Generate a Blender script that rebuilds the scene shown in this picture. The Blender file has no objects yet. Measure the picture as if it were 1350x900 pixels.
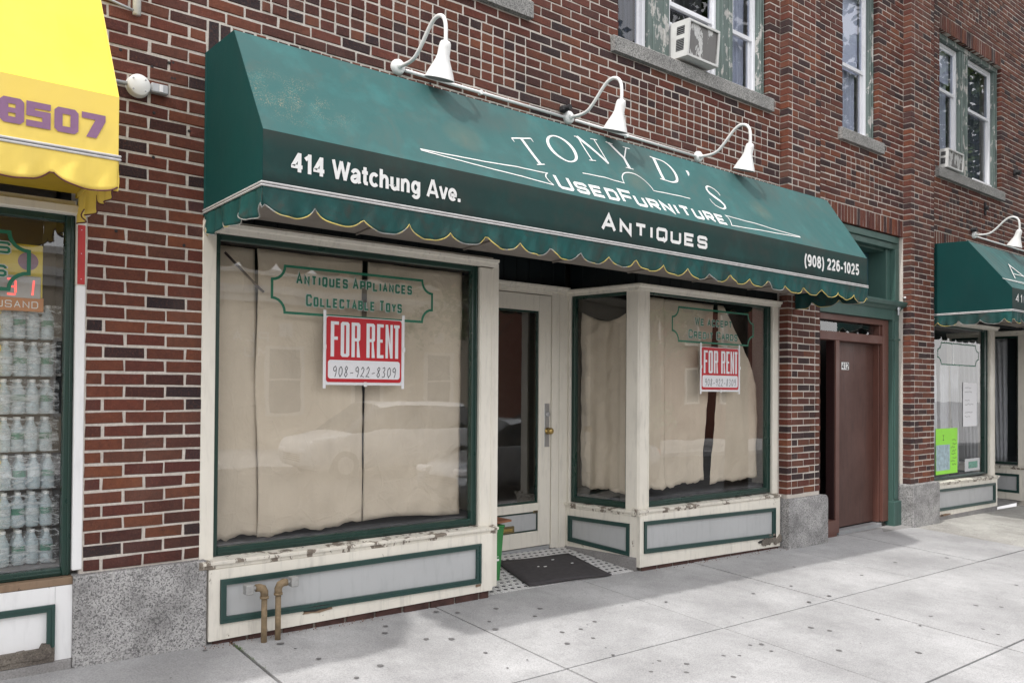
import bpy, bmesh, math, random
from mathutils import Vector, Matrix
random.seed(7)
R = random.random
def U(a, b): return a + (b - a) * random.random()
SC = bpy.context.scene
COL = SC.collection

# ------------------------------------------------------------ camera
cam_d = bpy.data.cameras.new('camera'); cam = bpy.data.objects.new('camera', cam_d); COL.objects.link(cam)
cam_d.sensor_width = 36; cam_d.lens = 36 * 1070 / 1350; cam_d.shift_y = 51.7 / 1350
cam_d.clip_start = .05; cam_d.clip_end = 800
_a, _p, _r = math.radians(39.028), math.radians(.7), math.radians(.4)
w_ = Vector((math.sin(_a) * math.cos(_p), math.cos(_a) * math.cos(_p), math.sin(_p)))
r_ = Vector((math.cos(_a), -math.sin(_a), 0)); u_ = r_.cross(w_)
r2, u2 = r_ * math.cos(_r) + u_ * math.sin(_r), -r_ * math.sin(_r) + u_ * math.cos(_r)
cam.matrix_world = Matrix(((r2.x, u2.x, -w_.x, 0), (r2.y, u2.y, -w_.y, -4.6), (r2.z, u2.z, -w_.z, 1.45), (0, 0, 0, 1)))
SC.camera = cam
def px(P):
    P = Vector(P) - Vector((0, -4.6, 1.45)); z = P.dot(w_)
    if z < .1: return (-9999, -9999, 1e9)
    return 675 + 1070 * P.dot(r2) / z, 501.7 - 1070 * P.dot(u2) / z, z

# ------------------------------------------------------------ sky, sun, exposure
wd = bpy.data.worlds.new('World'); SC.world = wd; wd.use_nodes = True
nt = wd.node_tree; nt.nodes.clear()
sky = nt.nodes.new('ShaderNodeTexSky'); sky.sky_type = 'NISHITA'; sky.sun_disc = False
SUN = Vector((-1.4, -.22, 2.37)).normalized()
sky.sun_elevation = math.asin(SUN.z); sky.sun_rotation = math.atan2(SUN.x, SUN.y)
sky.air_density = 1.0; sky.dust_density = 3.0; sky.ozone_density = 1.0
mx = nt.nodes.new('ShaderNodeMixRGB'); mx.inputs[0].default_value = .7
mx.inputs[2].default_value = (14.2, 14.0, 14.0, 1)       # thin bright cloud veil over the blue
bg = nt.nodes.new('ShaderNodeBackground'); bg.inputs[1].default_value = .13
wo = nt.nodes.new('ShaderNodeOutputWorld')
nt.links.new(sky.outputs[0], mx.inputs[1]); nt.links.new(mx.outputs[0], bg.inputs[0]); nt.links.new(bg.outputs[0], wo.inputs[0])
sl = bpy.data.lights.new('sun', 'SUN'); sl.energy = 2.0; sl.angle = math.radians(1.6); sl.color = (1, .975, .94)
so = bpy.data.objects.new('sun', sl); COL.objects.link(so); so.rotation_euler = (-SUN).to_track_quat('-Z', 'Y').to_euler()
so.location = (-5, -5, 20)
SC.view_settings.view_transform = 'Standard'; SC.view_settings.look = 'None'; SC.view_settings.exposure = .42; SC.view_settings.gamma = 1

# ------------------------------------------------------------ materials
M = {}
class NM:
    def __init__(s, name):
        s.m = bpy.data.materials.new(name); s.m.use_nodes = True; s.t = s.m.node_tree; s.n = s.t.nodes
        s.b = s.n['Principled BSDF']; s.out = s.n['Material Output']; s._p = None; M[name] = s.m
    def new(s, ty, **kw):
        n = s.n.new('ShaderNode' + ty)
        for k, v in kw.items():
            if k in n.inputs.keys() and not hasattr(n, k): n.inputs[k].default_value = v
            else: setattr(n, k, v)
        return n
    def link(s, a, b): s.t.links.new(a, b)
    def pos(s, scale=(1, 1, 1), obj=False):
        if obj: src = s.new('TexCoord').outputs['Object']
        else: src = s.new('NewGeometry').outputs['Position']
        mp = s.new('Mapping'); mp.inputs['Scale'].default_value = scale; s.link(src, mp.inputs[0]); return mp.outputs[0]
    def noise(s, scale, detail=4, rough=.55, vec=None, dist=0):
        n = s.new('TexNoise'); n.inputs['Scale'].default_value = scale; n.inputs['Detail'].default_value = detail
        n.inputs['Roughness'].default_value = rough; n.inputs['Distortion'].default_value = dist
        s.link(vec if vec else s.pos(), n.inputs['Vector']); return n.outputs[0]
    def vor(s, scale, vec=None, feature='F1', out=0):
        n = s.new('TexVoronoi'); n.feature = feature; n.inputs['Scale'].default_value = scale
        s.link(vec if vec else s.pos(), n.inputs['Vector']); return n.outputs[out]
    def ramp(s, v, pts, interp='LINEAR'):
        n = s.new('ValToRGB'); n.color_ramp.interpolation = interp; e = n.color_ramp.elements
        while len(e) > 1: e.remove(e[-1])
        e[0].position = pts[0][0]; e[0].color = c4(pts[0][1])
        for p, c in pts[1:]:
            k = e.new(p); k.color = c4(c)
        s.link(v, n.inputs[0]); return n.outputs[0]
    def mix(s, f, a, b, mode='MIX'):
        n = s.new('MixRGB'); n.blend_type = mode
        for i, v in ((0, f), (1, a), (2, b)):
            if isinstance(v, (int, float)) and i == 0: n.inputs[0].default_value = v
            elif isinstance(v, (int, float, tuple)): n.inputs[i].default_value = c4(v)
            else: s.link(v, n.inputs[i])
        return n.outputs[0]
    def math(s, op, a, b=0, c=None):
        n = s.new('Math'); n.operation = op
        for i, v in enumerate((a, b) if c is None else (a, b, c)):
            if isinstance(v, (int, float)): n.inputs[i].default_value = v
            else: s.link(v, n.inputs[i])
        return n.outputs[0]
    def bump(s, h, strength=.3, dist=.003):
        n = s.new('Bump'); n.inputs['Strength'].default_value = strength; n.inputs['Distance'].default_value = dist
        s.link(h, n.inputs['Height']); s.link(n.outputs[0], s.b.inputs['Normal'])
    def col(s, c):
        if isinstance(c, tuple): s.b.inputs['Base Color'].default_value = c4(c)
        else: s.link(c, s.b.inputs['Base Color'])
    def rough(s, r):
        if isinstance(r, (int, float)): s.b.inputs['Roughness'].default_value = r
        else: s.link(r, s.b.inputs['Roughness'])
def c4(c):
    if isinstance(c, (int, float)): return (c, c, c, 1)
    return tuple(c)[:3] + (1,)

def paint(name, base, dirt=.25, peel=0, under=(.25, .2, .15), rough=.45, scale=1):
    k = NM(name)
    g = k.noise(2.2 * scale, 6, .6); st = k.noise(9, 5, .6, k.pos((3, 3, .5)))
    dk = tuple(v * .62 for v in base)
    c = k.mix(k.ramp(g, [(.35, 0), (.75, dirt)]), base, dk)
    c = k.mix(k.ramp(st, [(.52, 0), (.8, dirt * 1.3)]), c, tuple(v * .5 for v in base))
    fine = k.noise(60, 3, .6)
    h = k.math('ADD', k.math('MULTIPLY', fine, .3), k.math('MULTIPLY', st, .5))
    sp = k.ramp(k.noise(26, 6, .7, k.pos((1, 1, .7))), [(.70, 0), (.72, .75)])
    c = k.mix(sp, c, tuple(v * .45 for v in base))
    if peel:
        m = k.ramp(k.noise(11, 8, .68, k.pos((1, 1, .45)), .4), [(1 - peel, 0), (1 - peel + .015, 1)])
        c = k.mix(m, c, k.mix(k.noise(45, 4), under, tuple(v * .4 for v in under)))
        h = k.math('SUBTRACT', h, k.math('MULTIPLY', m, .8))
    k.col(c); k.rough(k.ramp(g, [(.3, rough - .1), (.7, rough + .15)])); k.bump(h, .35, .002)
    return k
def plain(name, base, rough=.5, metal=0, var=.15, bump=0, nscale=12):
    k = NM(name); g = k.noise(nscale, 4); k.col(k.mix(k.ramp(g, [(.3, 0), (.75, 1)]), base, tuple(v * (1 - var) for v in base)))
    k.rough(rough); k.b.inputs['Metallic'].default_value = metal
    if bump: k.bump(k.noise(nscale * 5, 3), bump, .002)
    return k

def brickmat():
    k = NM('brick')
    oi = k.new('ObjectInfo'); ge = k.new('NewGeometry')
    r = k.math('FRACT', k.math('ADD', k.math('MULTIPLY', ge.outputs['Random Per Island'], 7.31), k.math('MULTIPLY', oi.outputs['Random'], 5.77)))
    base = k.ramp(r, [(0, (.022, .018, .022)), (.12, (.036, .022, .025)), (.17, (.062, .024, .021)), (.3, (.120, .038, .025)), (.42, (.155, .055, .031)), (.5, (.150, .042, .026)),
                      (.68, (.098, .030, .025)), (.8, (.190, .060, .030)), (.88, (.105, .046, .034)), (.93, (.215, .072, .034)), (1, (.060, .028, .029))])
    n1 = k.noise(28, 6, .7); n2 = k.noise(160, 4, .7); n3 = k.noise(3, 4)
    c = k.mix(k.ramp(n1, [(.38, 0), (.62, .5)]), base, k.mix(.65, base, (.030, .016, .015)))
    c = k.mix(k.ramp(k.noise(75, 4, .8), [(.52, 0), (.66, .6)]), c, k.mix(.5, base, (.24, .085, .05)))
    c = k.mix(k.ramp(n2, [(.5, 0), (.78, .35)]), c, (.22, .10, .07))
    c = k.mix(k.ramp(n3, [(.5, 0), (.8, .22)]), c, (.2, .14, .12))
    c = k.mix(k.ramp(k.noise(1.1, 6, .65, k.pos((1, 1, .5))), [(.48, 0), (.68, .45)]), c, (.02, .015, .015))
    c = k.mix(k.ramp(k.noise(40, 5, .75), [(.71, 0), (.76, .5)]), c, (.4, .35, .32))
    c = k.mix(k.ramp(k.noise(34, 5, .7, k.pos((1, 1, 1.3))), [(.3, .6), (.36, 0)]), c, (.02, .014, .014))
    k.col(c); k.rough(.82); k.b.inputs['Specular IOR Level'].default_value = .3
    k.bump(k.math('ADD', n1, k.math('MULTIPLY', n2, .6)), .9, .006)
brickmat()
def mortar():
    k = NM('mortar'); n1 = k.noise(70, 5, .7); n2 = k.noise(4, 5)
    c = k.mix(k.ramp(n1, [(.3, 0), (.75, 1)]), (.70, .65, .59), (.47, .42, .37)); c = k.mix(k.ramp(n2, [(.45, 0), (.8, .3)]), c, (.40, .36, .31))
    k.col(c); k.rough(.95); k.bump(n1, .8, .004)
mortar()
def granite(name, lo, hi, blotch=.4):
    k = NM(name); v = k.vor(130); n = k.noise(150, 3, .9); n2 = k.noise(5, 6, .65)
    a = k.ramp(n, [(.42, lo), (.5, tuple(.5 * (x + y) for x, y in zip(lo, hi))), (.58, hi)])
    cell = k.vor(150, out=1)
    a = k.mix(.6, a, k.ramp(cell, [(.15, tuple(.12 * x for x in lo)), (.32, lo), (.55, hi)]))
    a = k.mix(k.ramp(n2, [(.4, 0), (.75, blotch)]), a, tuple(x * .45 for x in lo))
    k.col(a); k.rough(.75); k.bump(k.math('ADD', n, v), .4, .002)
granite('granite', (.15, .147, .147), (.50, .49, .48), .75); granite('sill_stone', (.13, .13, .125), (.40, .39, .37), .45)
def concrete(name, lo, hi, agg=.5, stains=.35):
    k = NM(name); n = k.noise(1.1, 7, .62); f = k.noise(110, 5, .85); m = k.noise(8, 6, .7)
    br = k.noise(30, 3, .6, k.pos((1, .06, 1)))
    c = k.mix(k.ramp(n, [(.36, 0), (.64, 1)]), hi, tuple(v * .86 for v in lo))
    oi = k.new('ObjectInfo').outputs['Random']; c = k.mix(k.math('MULTIPLY', oi, .16), c, tuple(v * .55 for v in lo))
    c = k.mix(k.ramp(f, [(.40, agg), (.50, 0)]), c, tuple(v * .52 for v in lo))
    c = k.mix(k.ramp(f, [(.53, 0), (.64, agg * .5)]), c, tuple(min(1, v * 1.3) for v in hi))
    c = k.mix(k.ramp(m, [(.48, 0), (.78, stains)]), c, tuple(v * .6 for v in lo))
    c = k.mix(k.ramp(k.noise(24, 6, .7), [(.66, 0), (.72, stains * .8)]), c, tuple(v * .5 for v in lo))
    c = k.mix(k.ramp(br, [(.5, 0), (.8, .16)]), c, tuple(v * .6 for v in lo))
    crk = k.vor(.9, k.pos(), 'DISTANCE_TO_EDGE')
    k.col(c); k.rough(.9); k.bump(k.math('ADD', f, k.math('MULTIPLY', br, .5)), .45, .002)
concrete('concrete', (.37, .367, .368), (.50, .497, .498), .6, .4); concrete('concrete_curb', (.25, .24, .235), (.36, .35, .34), .6, .6)
concrete('concrete_coarse', (.33, .315, .29), (.55, .54, .5), 1.0, .5)
concrete('asphalt', (.045, .045, .047), (.075, .074, .073), .5, .3)
concrete('rubble', (.12, .10, .085), (.27, .24, .20), .8, .8)
def fabric(name, base, dirty, kind=''):
    k = NM(name); n = k.noise(1.3, 7, .62); f = k.noise(6, 6, .65, k.pos((1, 1, .35)))
    c = k.mix(k.ramp(n, [(.35, 0), (.72, .8)]), base, dirty)
    c = k.mix(k.ramp(f, [(.48, 0), (.85, .3)]), c, tuple(v * .7 + .02 for v in dirty))
    if kind in ('val', 'slope', 'front'):
        c = k.mix(k.ramp(k.noise(7 if kind == 'val' else 3.2, 7, .72, None, .8), [(.5, 0), (.66, .6 if kind == 'val' else .35)]), c, (.05, .045, .038) if kind != 'slope' else (.10, .115, .10))
        c = k.mix(k.ramp(k.noise(5, 5, .6), [(.52, 0), (.72, .4)]), c, tuple(min(1, v * 1.7) for v in base))
    if kind == 'slope':
        pr = k.new('SeparateXYZ'); k.link(k.new('NewGeometry').outputs['Position'], pr.inputs[0])
        X, Z = pr.outputs[0], pr.outputs[2]
        # abrasion speckle near the left end
        d = k.math('ADD', k.math('POWER', k.math('MULTIPLY', k.math('SUBTRACT', X, 1.72), 2.6), 2), k.math('POWER', k.math('MULTIPLY', k.math('SUBTRACT', Z, 2.93), 5.2), 2))
        fall = k.ramp(d, [(0, 1), (.35, .5), (1, 0)])
        sp = k.ramp(k.noise(130, 3, .8), [(.56, 0), (.60, 1)])
        sp = k.math('MULTIPLY', sp, k.math('MULTIPLY', fall, k.ramp(k.noise(9, 4), [(.42, 0), (.6, 1)])))
        c = k.mix(k.math('MULTIPLY', sp, .8), c, (.42, .32, .2))
        sp2 = k.ramp(k.noise(110, 3, .8), [(.68, 0), (.71, .5)]); c = k.mix(k.math('MULTIPLY', sp2, k.ramp(k.noise(2.5, 4), [(.5, 0), (.65, 1)])), c, (.32, .3, .22))
        # sooty rain wash and painted lamp shadow below each base, top of the cloth
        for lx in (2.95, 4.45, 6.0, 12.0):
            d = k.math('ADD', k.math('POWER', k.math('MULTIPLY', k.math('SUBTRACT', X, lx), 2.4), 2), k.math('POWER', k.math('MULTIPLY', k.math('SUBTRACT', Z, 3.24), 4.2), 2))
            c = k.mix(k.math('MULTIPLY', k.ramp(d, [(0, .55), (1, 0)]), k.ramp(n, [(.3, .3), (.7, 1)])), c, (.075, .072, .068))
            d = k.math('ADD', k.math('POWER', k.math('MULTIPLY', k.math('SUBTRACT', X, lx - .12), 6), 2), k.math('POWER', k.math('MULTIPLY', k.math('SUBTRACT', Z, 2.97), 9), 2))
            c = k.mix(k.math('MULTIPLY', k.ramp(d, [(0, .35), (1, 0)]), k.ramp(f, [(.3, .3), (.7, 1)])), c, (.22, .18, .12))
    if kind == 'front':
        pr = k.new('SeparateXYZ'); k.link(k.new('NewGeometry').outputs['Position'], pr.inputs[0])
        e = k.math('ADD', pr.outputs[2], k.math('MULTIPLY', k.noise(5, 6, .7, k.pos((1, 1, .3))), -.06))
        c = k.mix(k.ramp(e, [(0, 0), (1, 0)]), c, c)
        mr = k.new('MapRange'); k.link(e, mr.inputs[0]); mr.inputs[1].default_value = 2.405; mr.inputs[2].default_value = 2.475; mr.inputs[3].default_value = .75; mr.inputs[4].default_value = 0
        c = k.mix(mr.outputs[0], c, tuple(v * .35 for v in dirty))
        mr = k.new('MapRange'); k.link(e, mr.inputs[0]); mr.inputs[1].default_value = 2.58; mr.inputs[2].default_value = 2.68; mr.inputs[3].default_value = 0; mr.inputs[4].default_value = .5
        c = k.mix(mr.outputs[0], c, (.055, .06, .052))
    k.col(c); k.rough(.62); k.b.inputs['Specular IOR Level'].default_value = .18
    weave = k.noise(500, 1)
    k.bump(k.math('ADD', k.noise(3, 3), k.math('MULTIPLY', weave, .05)), .25, .02)
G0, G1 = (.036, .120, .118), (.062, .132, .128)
fabric('fabric_slope', G0, G1, 'slope'); fabric('fabric_front', (.010, .047, .043), (.022, .038, .035), 'front'); fabric('fabric_side', (.003, .050, .047), (.004, .038, .037))  # fabric_side: shade put into the colour where sun hit the ends too strongly
fabric('fabric_valance', (.010, .085, .080), (.03, .036, .032), 'val'); fabric('fabric_yellow', (.90, .70, .075), (.88, .70, .11)); fabric('fabric_yellow_band', (.88, .66, .12), (.82, .62, .17))
plain('yellow_under', (.42, .28, .01), .7); plain('maroon', (.10, .02, .03), .6)
def hem():
    k = NM('hem_tape'); n = k.noise(1.9, 5, .7); f = k.noise(90, 3)
    k.col(k.mix(k.ramp(n, [(.48, 0), (.53, 1)]), k.mix(f, (.16, .16, .15), (.42, .42, .4)), k.mix(f, (.65, .50, .06), (.5, .42, .2)))); k.rough(.7)
hem()
plain('soffit', (.26, .23, .20), .8, 0, .3, .2, 4); plain('black_board', (.005, .011, .013), .5, 0, .4); plain('white_plastic', (.78, .78, .77), .4, 0, .08)
plain('letter_white', (.80, .80, .78), .55, 0, .12, 0, 30); plain('letter_purple', (.26, .13, .24), .6, 0, .15, 0, 30)
plain('piping_white', (.62, .61, .6), .5, 0, .3, 0, 20); plain('piping_dark', (.10, .10, .105), .5)
plain('lamp_white', (.82, .82, .80), .28, 0, .05, 0, 8); plain('lamp_inside', (.35, .35, .34), .4)
paint('cream_paint', (.80, .76, .67), .3); paint('cream_peel', (.80, .76, .67), .45, .33, (.32, .26, .2)); paint('sill_peel', (.78, .74, .65), .5, .455, (.30, .25, .2), .5, 1); paint('white_paint', (.82, .82, .82), .2)
paint('cream_post', (.78, .74, .65), .4, .2); paint('wood_bare', (.25, .17, .11), .6, .4, (.12, .08, .05), .8)
paint('green_trim', (.022, .062, .054), .3, .24, (.15, .17, .15), .35); paint('green_dark', (.012, .042, .032), .3, 0, rough=.3); paint('grey_panel', (.46, .47, .472), .22, 0, rough=.4)
paint('green_frame', (.055, .115, .098), .35, .2, (.35, .36, .33), .4); paint('teal_board', (.04, .10, .12), .3, 0)
paint('peeling_green', (.125, .165, .152), .5, .44, (.58, .57, .54), .6, 1); paint('brown_paint', (.135, .058, .044), .35, .2, (.2, .15, .13), .4)
paint('brown_door', (.10, .046, .036), .8, .22, (.24, .2, .17), .5, .6); paint('brown_dark', (.028, .009, .009), .3)
paint('upvc', (.76, .77, .80), .12, 0, rough=.3); paint('ac_metal', (.17, .165, .16), .3, .46, (.80, .80, .78), .5)
plain('ac_white', (.68, .68, .66), .5, 0, .15); plain('dark_slot', (.02, .02, .022), .7)
plain('aluminium', (.55, .56, .58), .35, .9, .15); plain('brass', (.62, .44, .16), .3, .95, .3); plain('brass_dull', (.30, .24, .12), .45, .8, .4, .2, 30)
plain('steel_grey', (.45, .46, .47), .5, .5, .2); plain('rust_pipe', (.30, .22, .13), .75, .2, .5, .5, 30); plain('cap_metal', (.42, .42, .41), .55, .4, .3, .2, 40)
plain('red_sign', (.52, .012, .022), .35, 0, .08); plain('red_strip', (.50, .03, .03), .5, 0, .2); plain('sign_white', (.80, .80, .82), .4, 0, .05); plain('ink', (.02, .02, .025), .6)
plain('decal_green', (.008, .16, .09), .45, 0, .1); plain('decal_white', (.55, .57, .55), .5); plain('neon_green', (.33, .83, .06), .6, 0, .08)
plain('print_blue', (.45, .60, .66), .6, 0, .5, 0, 22); plain('print_green', (.16, .50, .36), .6, 0, .6, 0, 30); plain('mat_rubber', (.052, .047, .05), .85, 0, .35, .5, 25)
plain('bin_green', (.03, .20, .05), .4, 0, .2); plain('board_brown', (.26, .10, .045), .55, 0, .35, .2, 9); plain('tile_white', (.66, .65, .64), .35, 0, .2, 0, 9); plain('tile_dark', (.045, .045, .05), .35)
plain('grout', (.30, .29, .28), .9, 0, .3); plain('interior_dark', (.03, .027, .025), .8, 0, .4); plain('display_floor', (.10, .10, .11), .7, 0, .5, .3, 14); plain('interior_wall', (.14, .12, .10), .8)
plain('gum', (.15, .145, .145), .8); plain('joint_dark', (.05, .047, .042), .95, 0, .5, .5, 40); plain('weed', (.10, .17, .04), .7); plain('crumb', (.30, .17, .12), .9, 0, .6)
plain('curtain', (.55, .56, .60), .85, 0, .12); plain('curtain_grey', (.09, .095, .115), .85, 0, .15); plain('blind_white', (.72, .73, .78), .6, 0, .08)
plain('jackpot_yellow', (.72, .56, .05), .5, 0, .1); plain('jackpot_orange', (.52, .20, .06), .5, 0, .1); plain('led_face', (.42, .42, .42), .4)
k = NM('led_red'); k.b.inputs['Emission Color'].default_value = (1, .12, .1, 1); k.b.inputs['Emission Strength'].default_value = .9; k.col((.8, .1, .1))
def paper():
    k = NM('kraft_paper'); n = k.noise(2.2, 6, .6); s = k.noise(8, 5, .6, k.pos((1, 1, .15)))
    c = k.mix(k.ramp(n, [(.35, 0), (.7, 1)]), (.68, .585, .475), (.57, .485, .39)); c = k.mix(k.ramp(s, [(.5, 0), (.85, .3)]), c, (.42, .35, .275)); k.col(c); k.rough(.8)
    cr = k.noise(5, 5, .6, None, 1.6); v = k.vor(4.5, k.pos((1, 1, .7)), 'DISTANCE_TO_EDGE')
    k.bump(k.math('ADD', cr, k.math('MULTIPLY', k.ramp(v, [(0, 1), (.03, 0)]), .10)), .6, .02)
paper()
def glass(name, ior, tint=(1, 1, 1)):
    k = NM(name); k.n.remove(k.b)
    tr = k.new('BsdfTransparent'); tr.inputs[0].default_value = c4(tint); gl = k.new('BsdfGlossy'); gl.inputs['Roughness'].default_value = .0; gl.inputs[0].default_value = (1, 1, 1, 1)
    fr = k.new('Fresnel'); fr.inputs[0].default_value = ior; ms = k.new('MixShader')
    bm = k.new('Bump'); bm.inputs['Strength'].default_value = .05; bm.inputs['Distance'].default_value = .02; k.link(k.noise(1.6, 2), bm.inputs['Height'])
    k.link(bm.outputs[0], gl.inputs['Normal'])
    bf = k.math('MULTIPLY', fr.outputs[0], k.math('SUBTRACT', 1, k.new('NewGeometry').outputs['Backfacing']))
    k.link(bf, ms.inputs[0]); k.link(tr.outputs[0], ms.inputs[1]); k.link(gl.outputs[0], ms.inputs[2]); k.link(ms.outputs[0], k.out.inputs[0])
glass('shop_glass', 2.0, (.98, .985, .98)); glass('upper_glass', 1.6, (.86, .88, .92)); glass('film_old', 1.5)
def film():
    k = NM('film'); k.col((.85, .88, .9)); k.rough(.12); k.b.inputs['Specular IOR Level'].default_value = 1
    st = k.noise(16, 5, .7, k.pos((.6, 1, 2.2)), 1.5); k.link(k.ramp(st, [(.45, .04), (.6, .55)]), k.b.inputs['Alpha']); k.bump(k.noise(22, 5, .7, k.pos((.5, 1, 1.6)), 2), 1, .02)
film()
def bottle():
    k = NM('bottle_plastic'); k.col(k.mix(k.noise(40, 4), (.80, .88, .92), (.42, .56, .62))); k.rough(.05); k.b.inputs['Alpha'].default_value = .6; k.b.inputs['Specular IOR Level'].default_value = .9
bottle(); plain('label_green', (.04, .22, .14), .4, 0, .5, 0, 40); plain('label_white', (.6, .65, .68), .4, 0, .3, 0, 60); plain('pack_yellow', (.8, .6, .04), .4)
plain('car_silver', (.42, .44, .46), .25, .6, .05); plain('car_white', (.72, .73, .74), .2, 0, .05); plain('car_dark', (.05, .055, .065), .2, .3, .05); plain('tyre', (.02, .02, .02), .8)
k = NM('car_glass'); k.col((.015, .02, .025)); k.rough(.04); k.b.inputs['Specular IOR Level'].default_value = 1
plain('brick_dirty', (.085, .04, .033), .95, 0, .6, .8, 14); plain('stucco', (.66, .58, .46), .9, 0, .15); plain('stucco_trim', (.74, .72, .68), .7, 0, .1); plain('far_glass', (.06, .07, .08), .15); plain('far_brick', (.20, .07, .045), .9, 0, .4, 0, 14)
plain('bark', (.10, .075, .055), .9, 0, .4, .6, 20)
def leaf():
    k = NM('leaf'); r = k.new('NewGeometry').outputs['Random Per Island']; k.col(k.ramp(r, [(0, (.03, .07, .015)), (.6, (.06, .12, .025)), (1, (.11, .17, .04))])); k.rough(.6)
leaf()

# ------------------------------------------------------------ mesh tools
class MB:
    def __init__(s, mx=None): s.v = []; s.f = []; s.mx = mx
    def add(s, vs, fs):
        o = len(s.v)
        s.v += [(s.mx @ Vector(v)) if s.mx else Vector(v) for v in vs]; s.f += [[i + o for i in f] for f in fs]; return s
    def box(s, x0, x1, y0, y1, z0, z1, b=0):
        if not b:
            return s.add([(x0, y0, z0), (x1, y0, z0), (x1, y1, z0), (x0, y1, z0), (x0, y0, z1), (x1, y0, z1), (x1, y1, z1), (x0, y1, z1)],
                         [(0, 3, 2, 1), (4, 5, 6, 7), (0, 1, 5, 4), (1, 2, 6, 5), (2, 3, 7, 6), (3, 0, 4, 7)])
        b = min(b, (x1 - x0) * .45, (y1 - y0) * .45, (z1 - z0) * .45)
        vs = []; X = (x0, x1); Y = (y0, y1); Z = (z0, z1)
        idx = {}
        for i in (0, 1):
            for j in (0, 1):
                for l in (0, 1):
                    sx, sy, sz = (b if i == 0 else -b), (b if j == 0 else -b), (b if l == 0 else -b)
                    for ax in range(3):
                        p = [X[i] + sx, Y[j] + sy, Z[l] + sz]; p[ax] = (X[i], Y[j], Z[l])[ax]; idx[(i, j, l, ax)] = len(vs); vs.append(tuple(p))
        fs = []
        for ax in range(3):
            o1, o2 = [a for a in range(3) if a != ax]
            for sd in (0, 1):
                q = []
                for (p1, p2) in ((0, 0), (1, 0), (1, 1), (0, 1)):
                    c = [0, 0, 0]; c[ax] = sd; c[o1] = p1; c[o2] = p2; q.append(idx[(c[0], c[1], c[2], ax)])
                fs.append(q if (sd == 1) ^ (ax == 1) else q[::-1])
            for p1 in (0, 1):
                for p2 in (0, 1):
                    c0 = [0, 0, 0]; c0[o1] = p1; c0[o2] = p2; c1 = c0[:]; c1[ax] = 1
                    q = [idx[tuple(c0) + (o1,)], idx[tuple(c1) + (o1,)], idx[tuple(c1) + (o2,)], idx[tuple(c0) + (o2,)]]
                    fs.append(q)
        for i in (0, 1):
            for j in (0, 1):
                for l in (0, 1): fs.append([idx[(i, j, l, 0)], idx[(i, j, l, 1)], idx[(i, j, l, 2)]])
        return s.add(vs, fs)
    def quad(s, a, b, c, d): return s.add([a, b, c, d], [(0, 1, 2, 3)])
    def poly(s, pts): return s.add(pts, [tuple(range(len(pts)))])
    def prism(s, pts, ax, a, b):
        n = len(pts)
        def mk(p, t): return (t, p[0], p[1]) if ax == 'x' else ((p[0], t, p[1]) if ax == 'y' else (p[0], p[1], t))
        vs = [mk(p, a) for p in pts] + [mk(p, b) for p in pts]
        return s.add(vs, [tuple(range(n))[::-1], tuple(range(n, 2 * n))] + [(i, (i + 1) % n, n + (i + 1) % n, n + i) for i in range(n)])
    def tube(s, pts, r, n=10, cap=True):
        pts = [Vector(p) for p in pts]; m = len(pts); rs = r if isinstance(r, (list, tuple)) else [r] * m
        vs = []; up = None
        for i, p in enumerate(pts):
            t = (pts[min(i + 1, m - 1)] - pts[max(i - 1, 0)]).normalized()
            if up is None: up = Vector((0, 0, 1)) if abs(t.z) < .9 else Vector((1, 0, 0))
            a = t.cross(up)
            if a.length < 1e-3: a = t.cross(Vector((1, 0, 0)))
            a.normalize(); b = a.cross(t).normalized(); up = b
            for q in range(n):
                an = 2 * math.pi * q / n; vs.append(p + a * math.cos(an) * rs[i] + b * math.sin(an) * rs[i])
        fs = [(i * n + q, i * n + (q + 1) % n, (i + 1) * n + (q + 1) % n, (i + 1) * n + q) for i in range(m - 1) for q in range(n)]
        if cap: fs += [tuple(range(n))[::-1], tuple((m - 1) * n + q for q in range(n))]
        return s.add(vs, fs)
    def lathe(s, prof, o, ax, n=24):
        ax = Vector(ax).normalized(); t = Vector((1, 0, 0)) if abs(ax.x) < .8 else Vector((0, 1, 0)); a = ax.cross(t).normalized(); b = ax.cross(a)
        o = Vector(o); vs = [o + ax * h + (a * math.cos(2 * math.pi * q / n) + b * math.sin(2 * math.pi * q / n)) * r for r, h in prof for q in range(n)]
        m = len(prof)
        return s.add(vs, [(i * n + q, i * n + (q + 1) % n, (i + 1) * n + (q + 1) % n, (i + 1) * n + q) for i in range(m - 1) for q in range(n)])
    def grid(s, nu, nv, fn):
        vs = [fn(i / nu, j / nv) for j in range(nv + 1) for i in range(nu + 1)]; w = nu + 1
        return s.add(vs, [(j * w + i, j * w + i + 1, (j + 1) * w + i + 1, (j + 1) * w + i) for j in range(nv) for i in range(nu)])
    def build(s, name, mat, parent=None, smooth=False, loc=None, **kw):
        me = bpy.data.meshes.new(name); L = Vector(loc) if loc is not None else Vector((0, 0, 0))
        off = Vector((0, 0, 0))
        if parent is not None and loc is None: off = world_loc(parent)
        me.from_pydata([tuple(v - off - L) for v in s.v], [], s.f); me.materials.append(M[mat])
        if smooth: me.polygons.foreach_set('use_smooth', [True] * len(me.polygons))
        me.update()
        o = bpy.data.objects.new(name, me); COL.objects.link(o)
        if parent is not None: o.parent = parent
        if loc is not None: o.location = L - (world_loc(parent) if parent is not None else Vector((0, 0, 0)))
        for q, v in kw.items(): o[q] = v
        return o
def world_loc(o):
    L = Vector((0, 0, 0))
    while o is not None: L = L + o.location; o = o.parent
    return L
def thing(name, label, cat, loc=(0, 0, 0), group=None):
    o = bpy.data.objects.new(name, None); COL.objects.link(o); o.location = loc; o['label'] = label; o['category'] = cat
    if group: o['group'] = group
    return o
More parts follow.
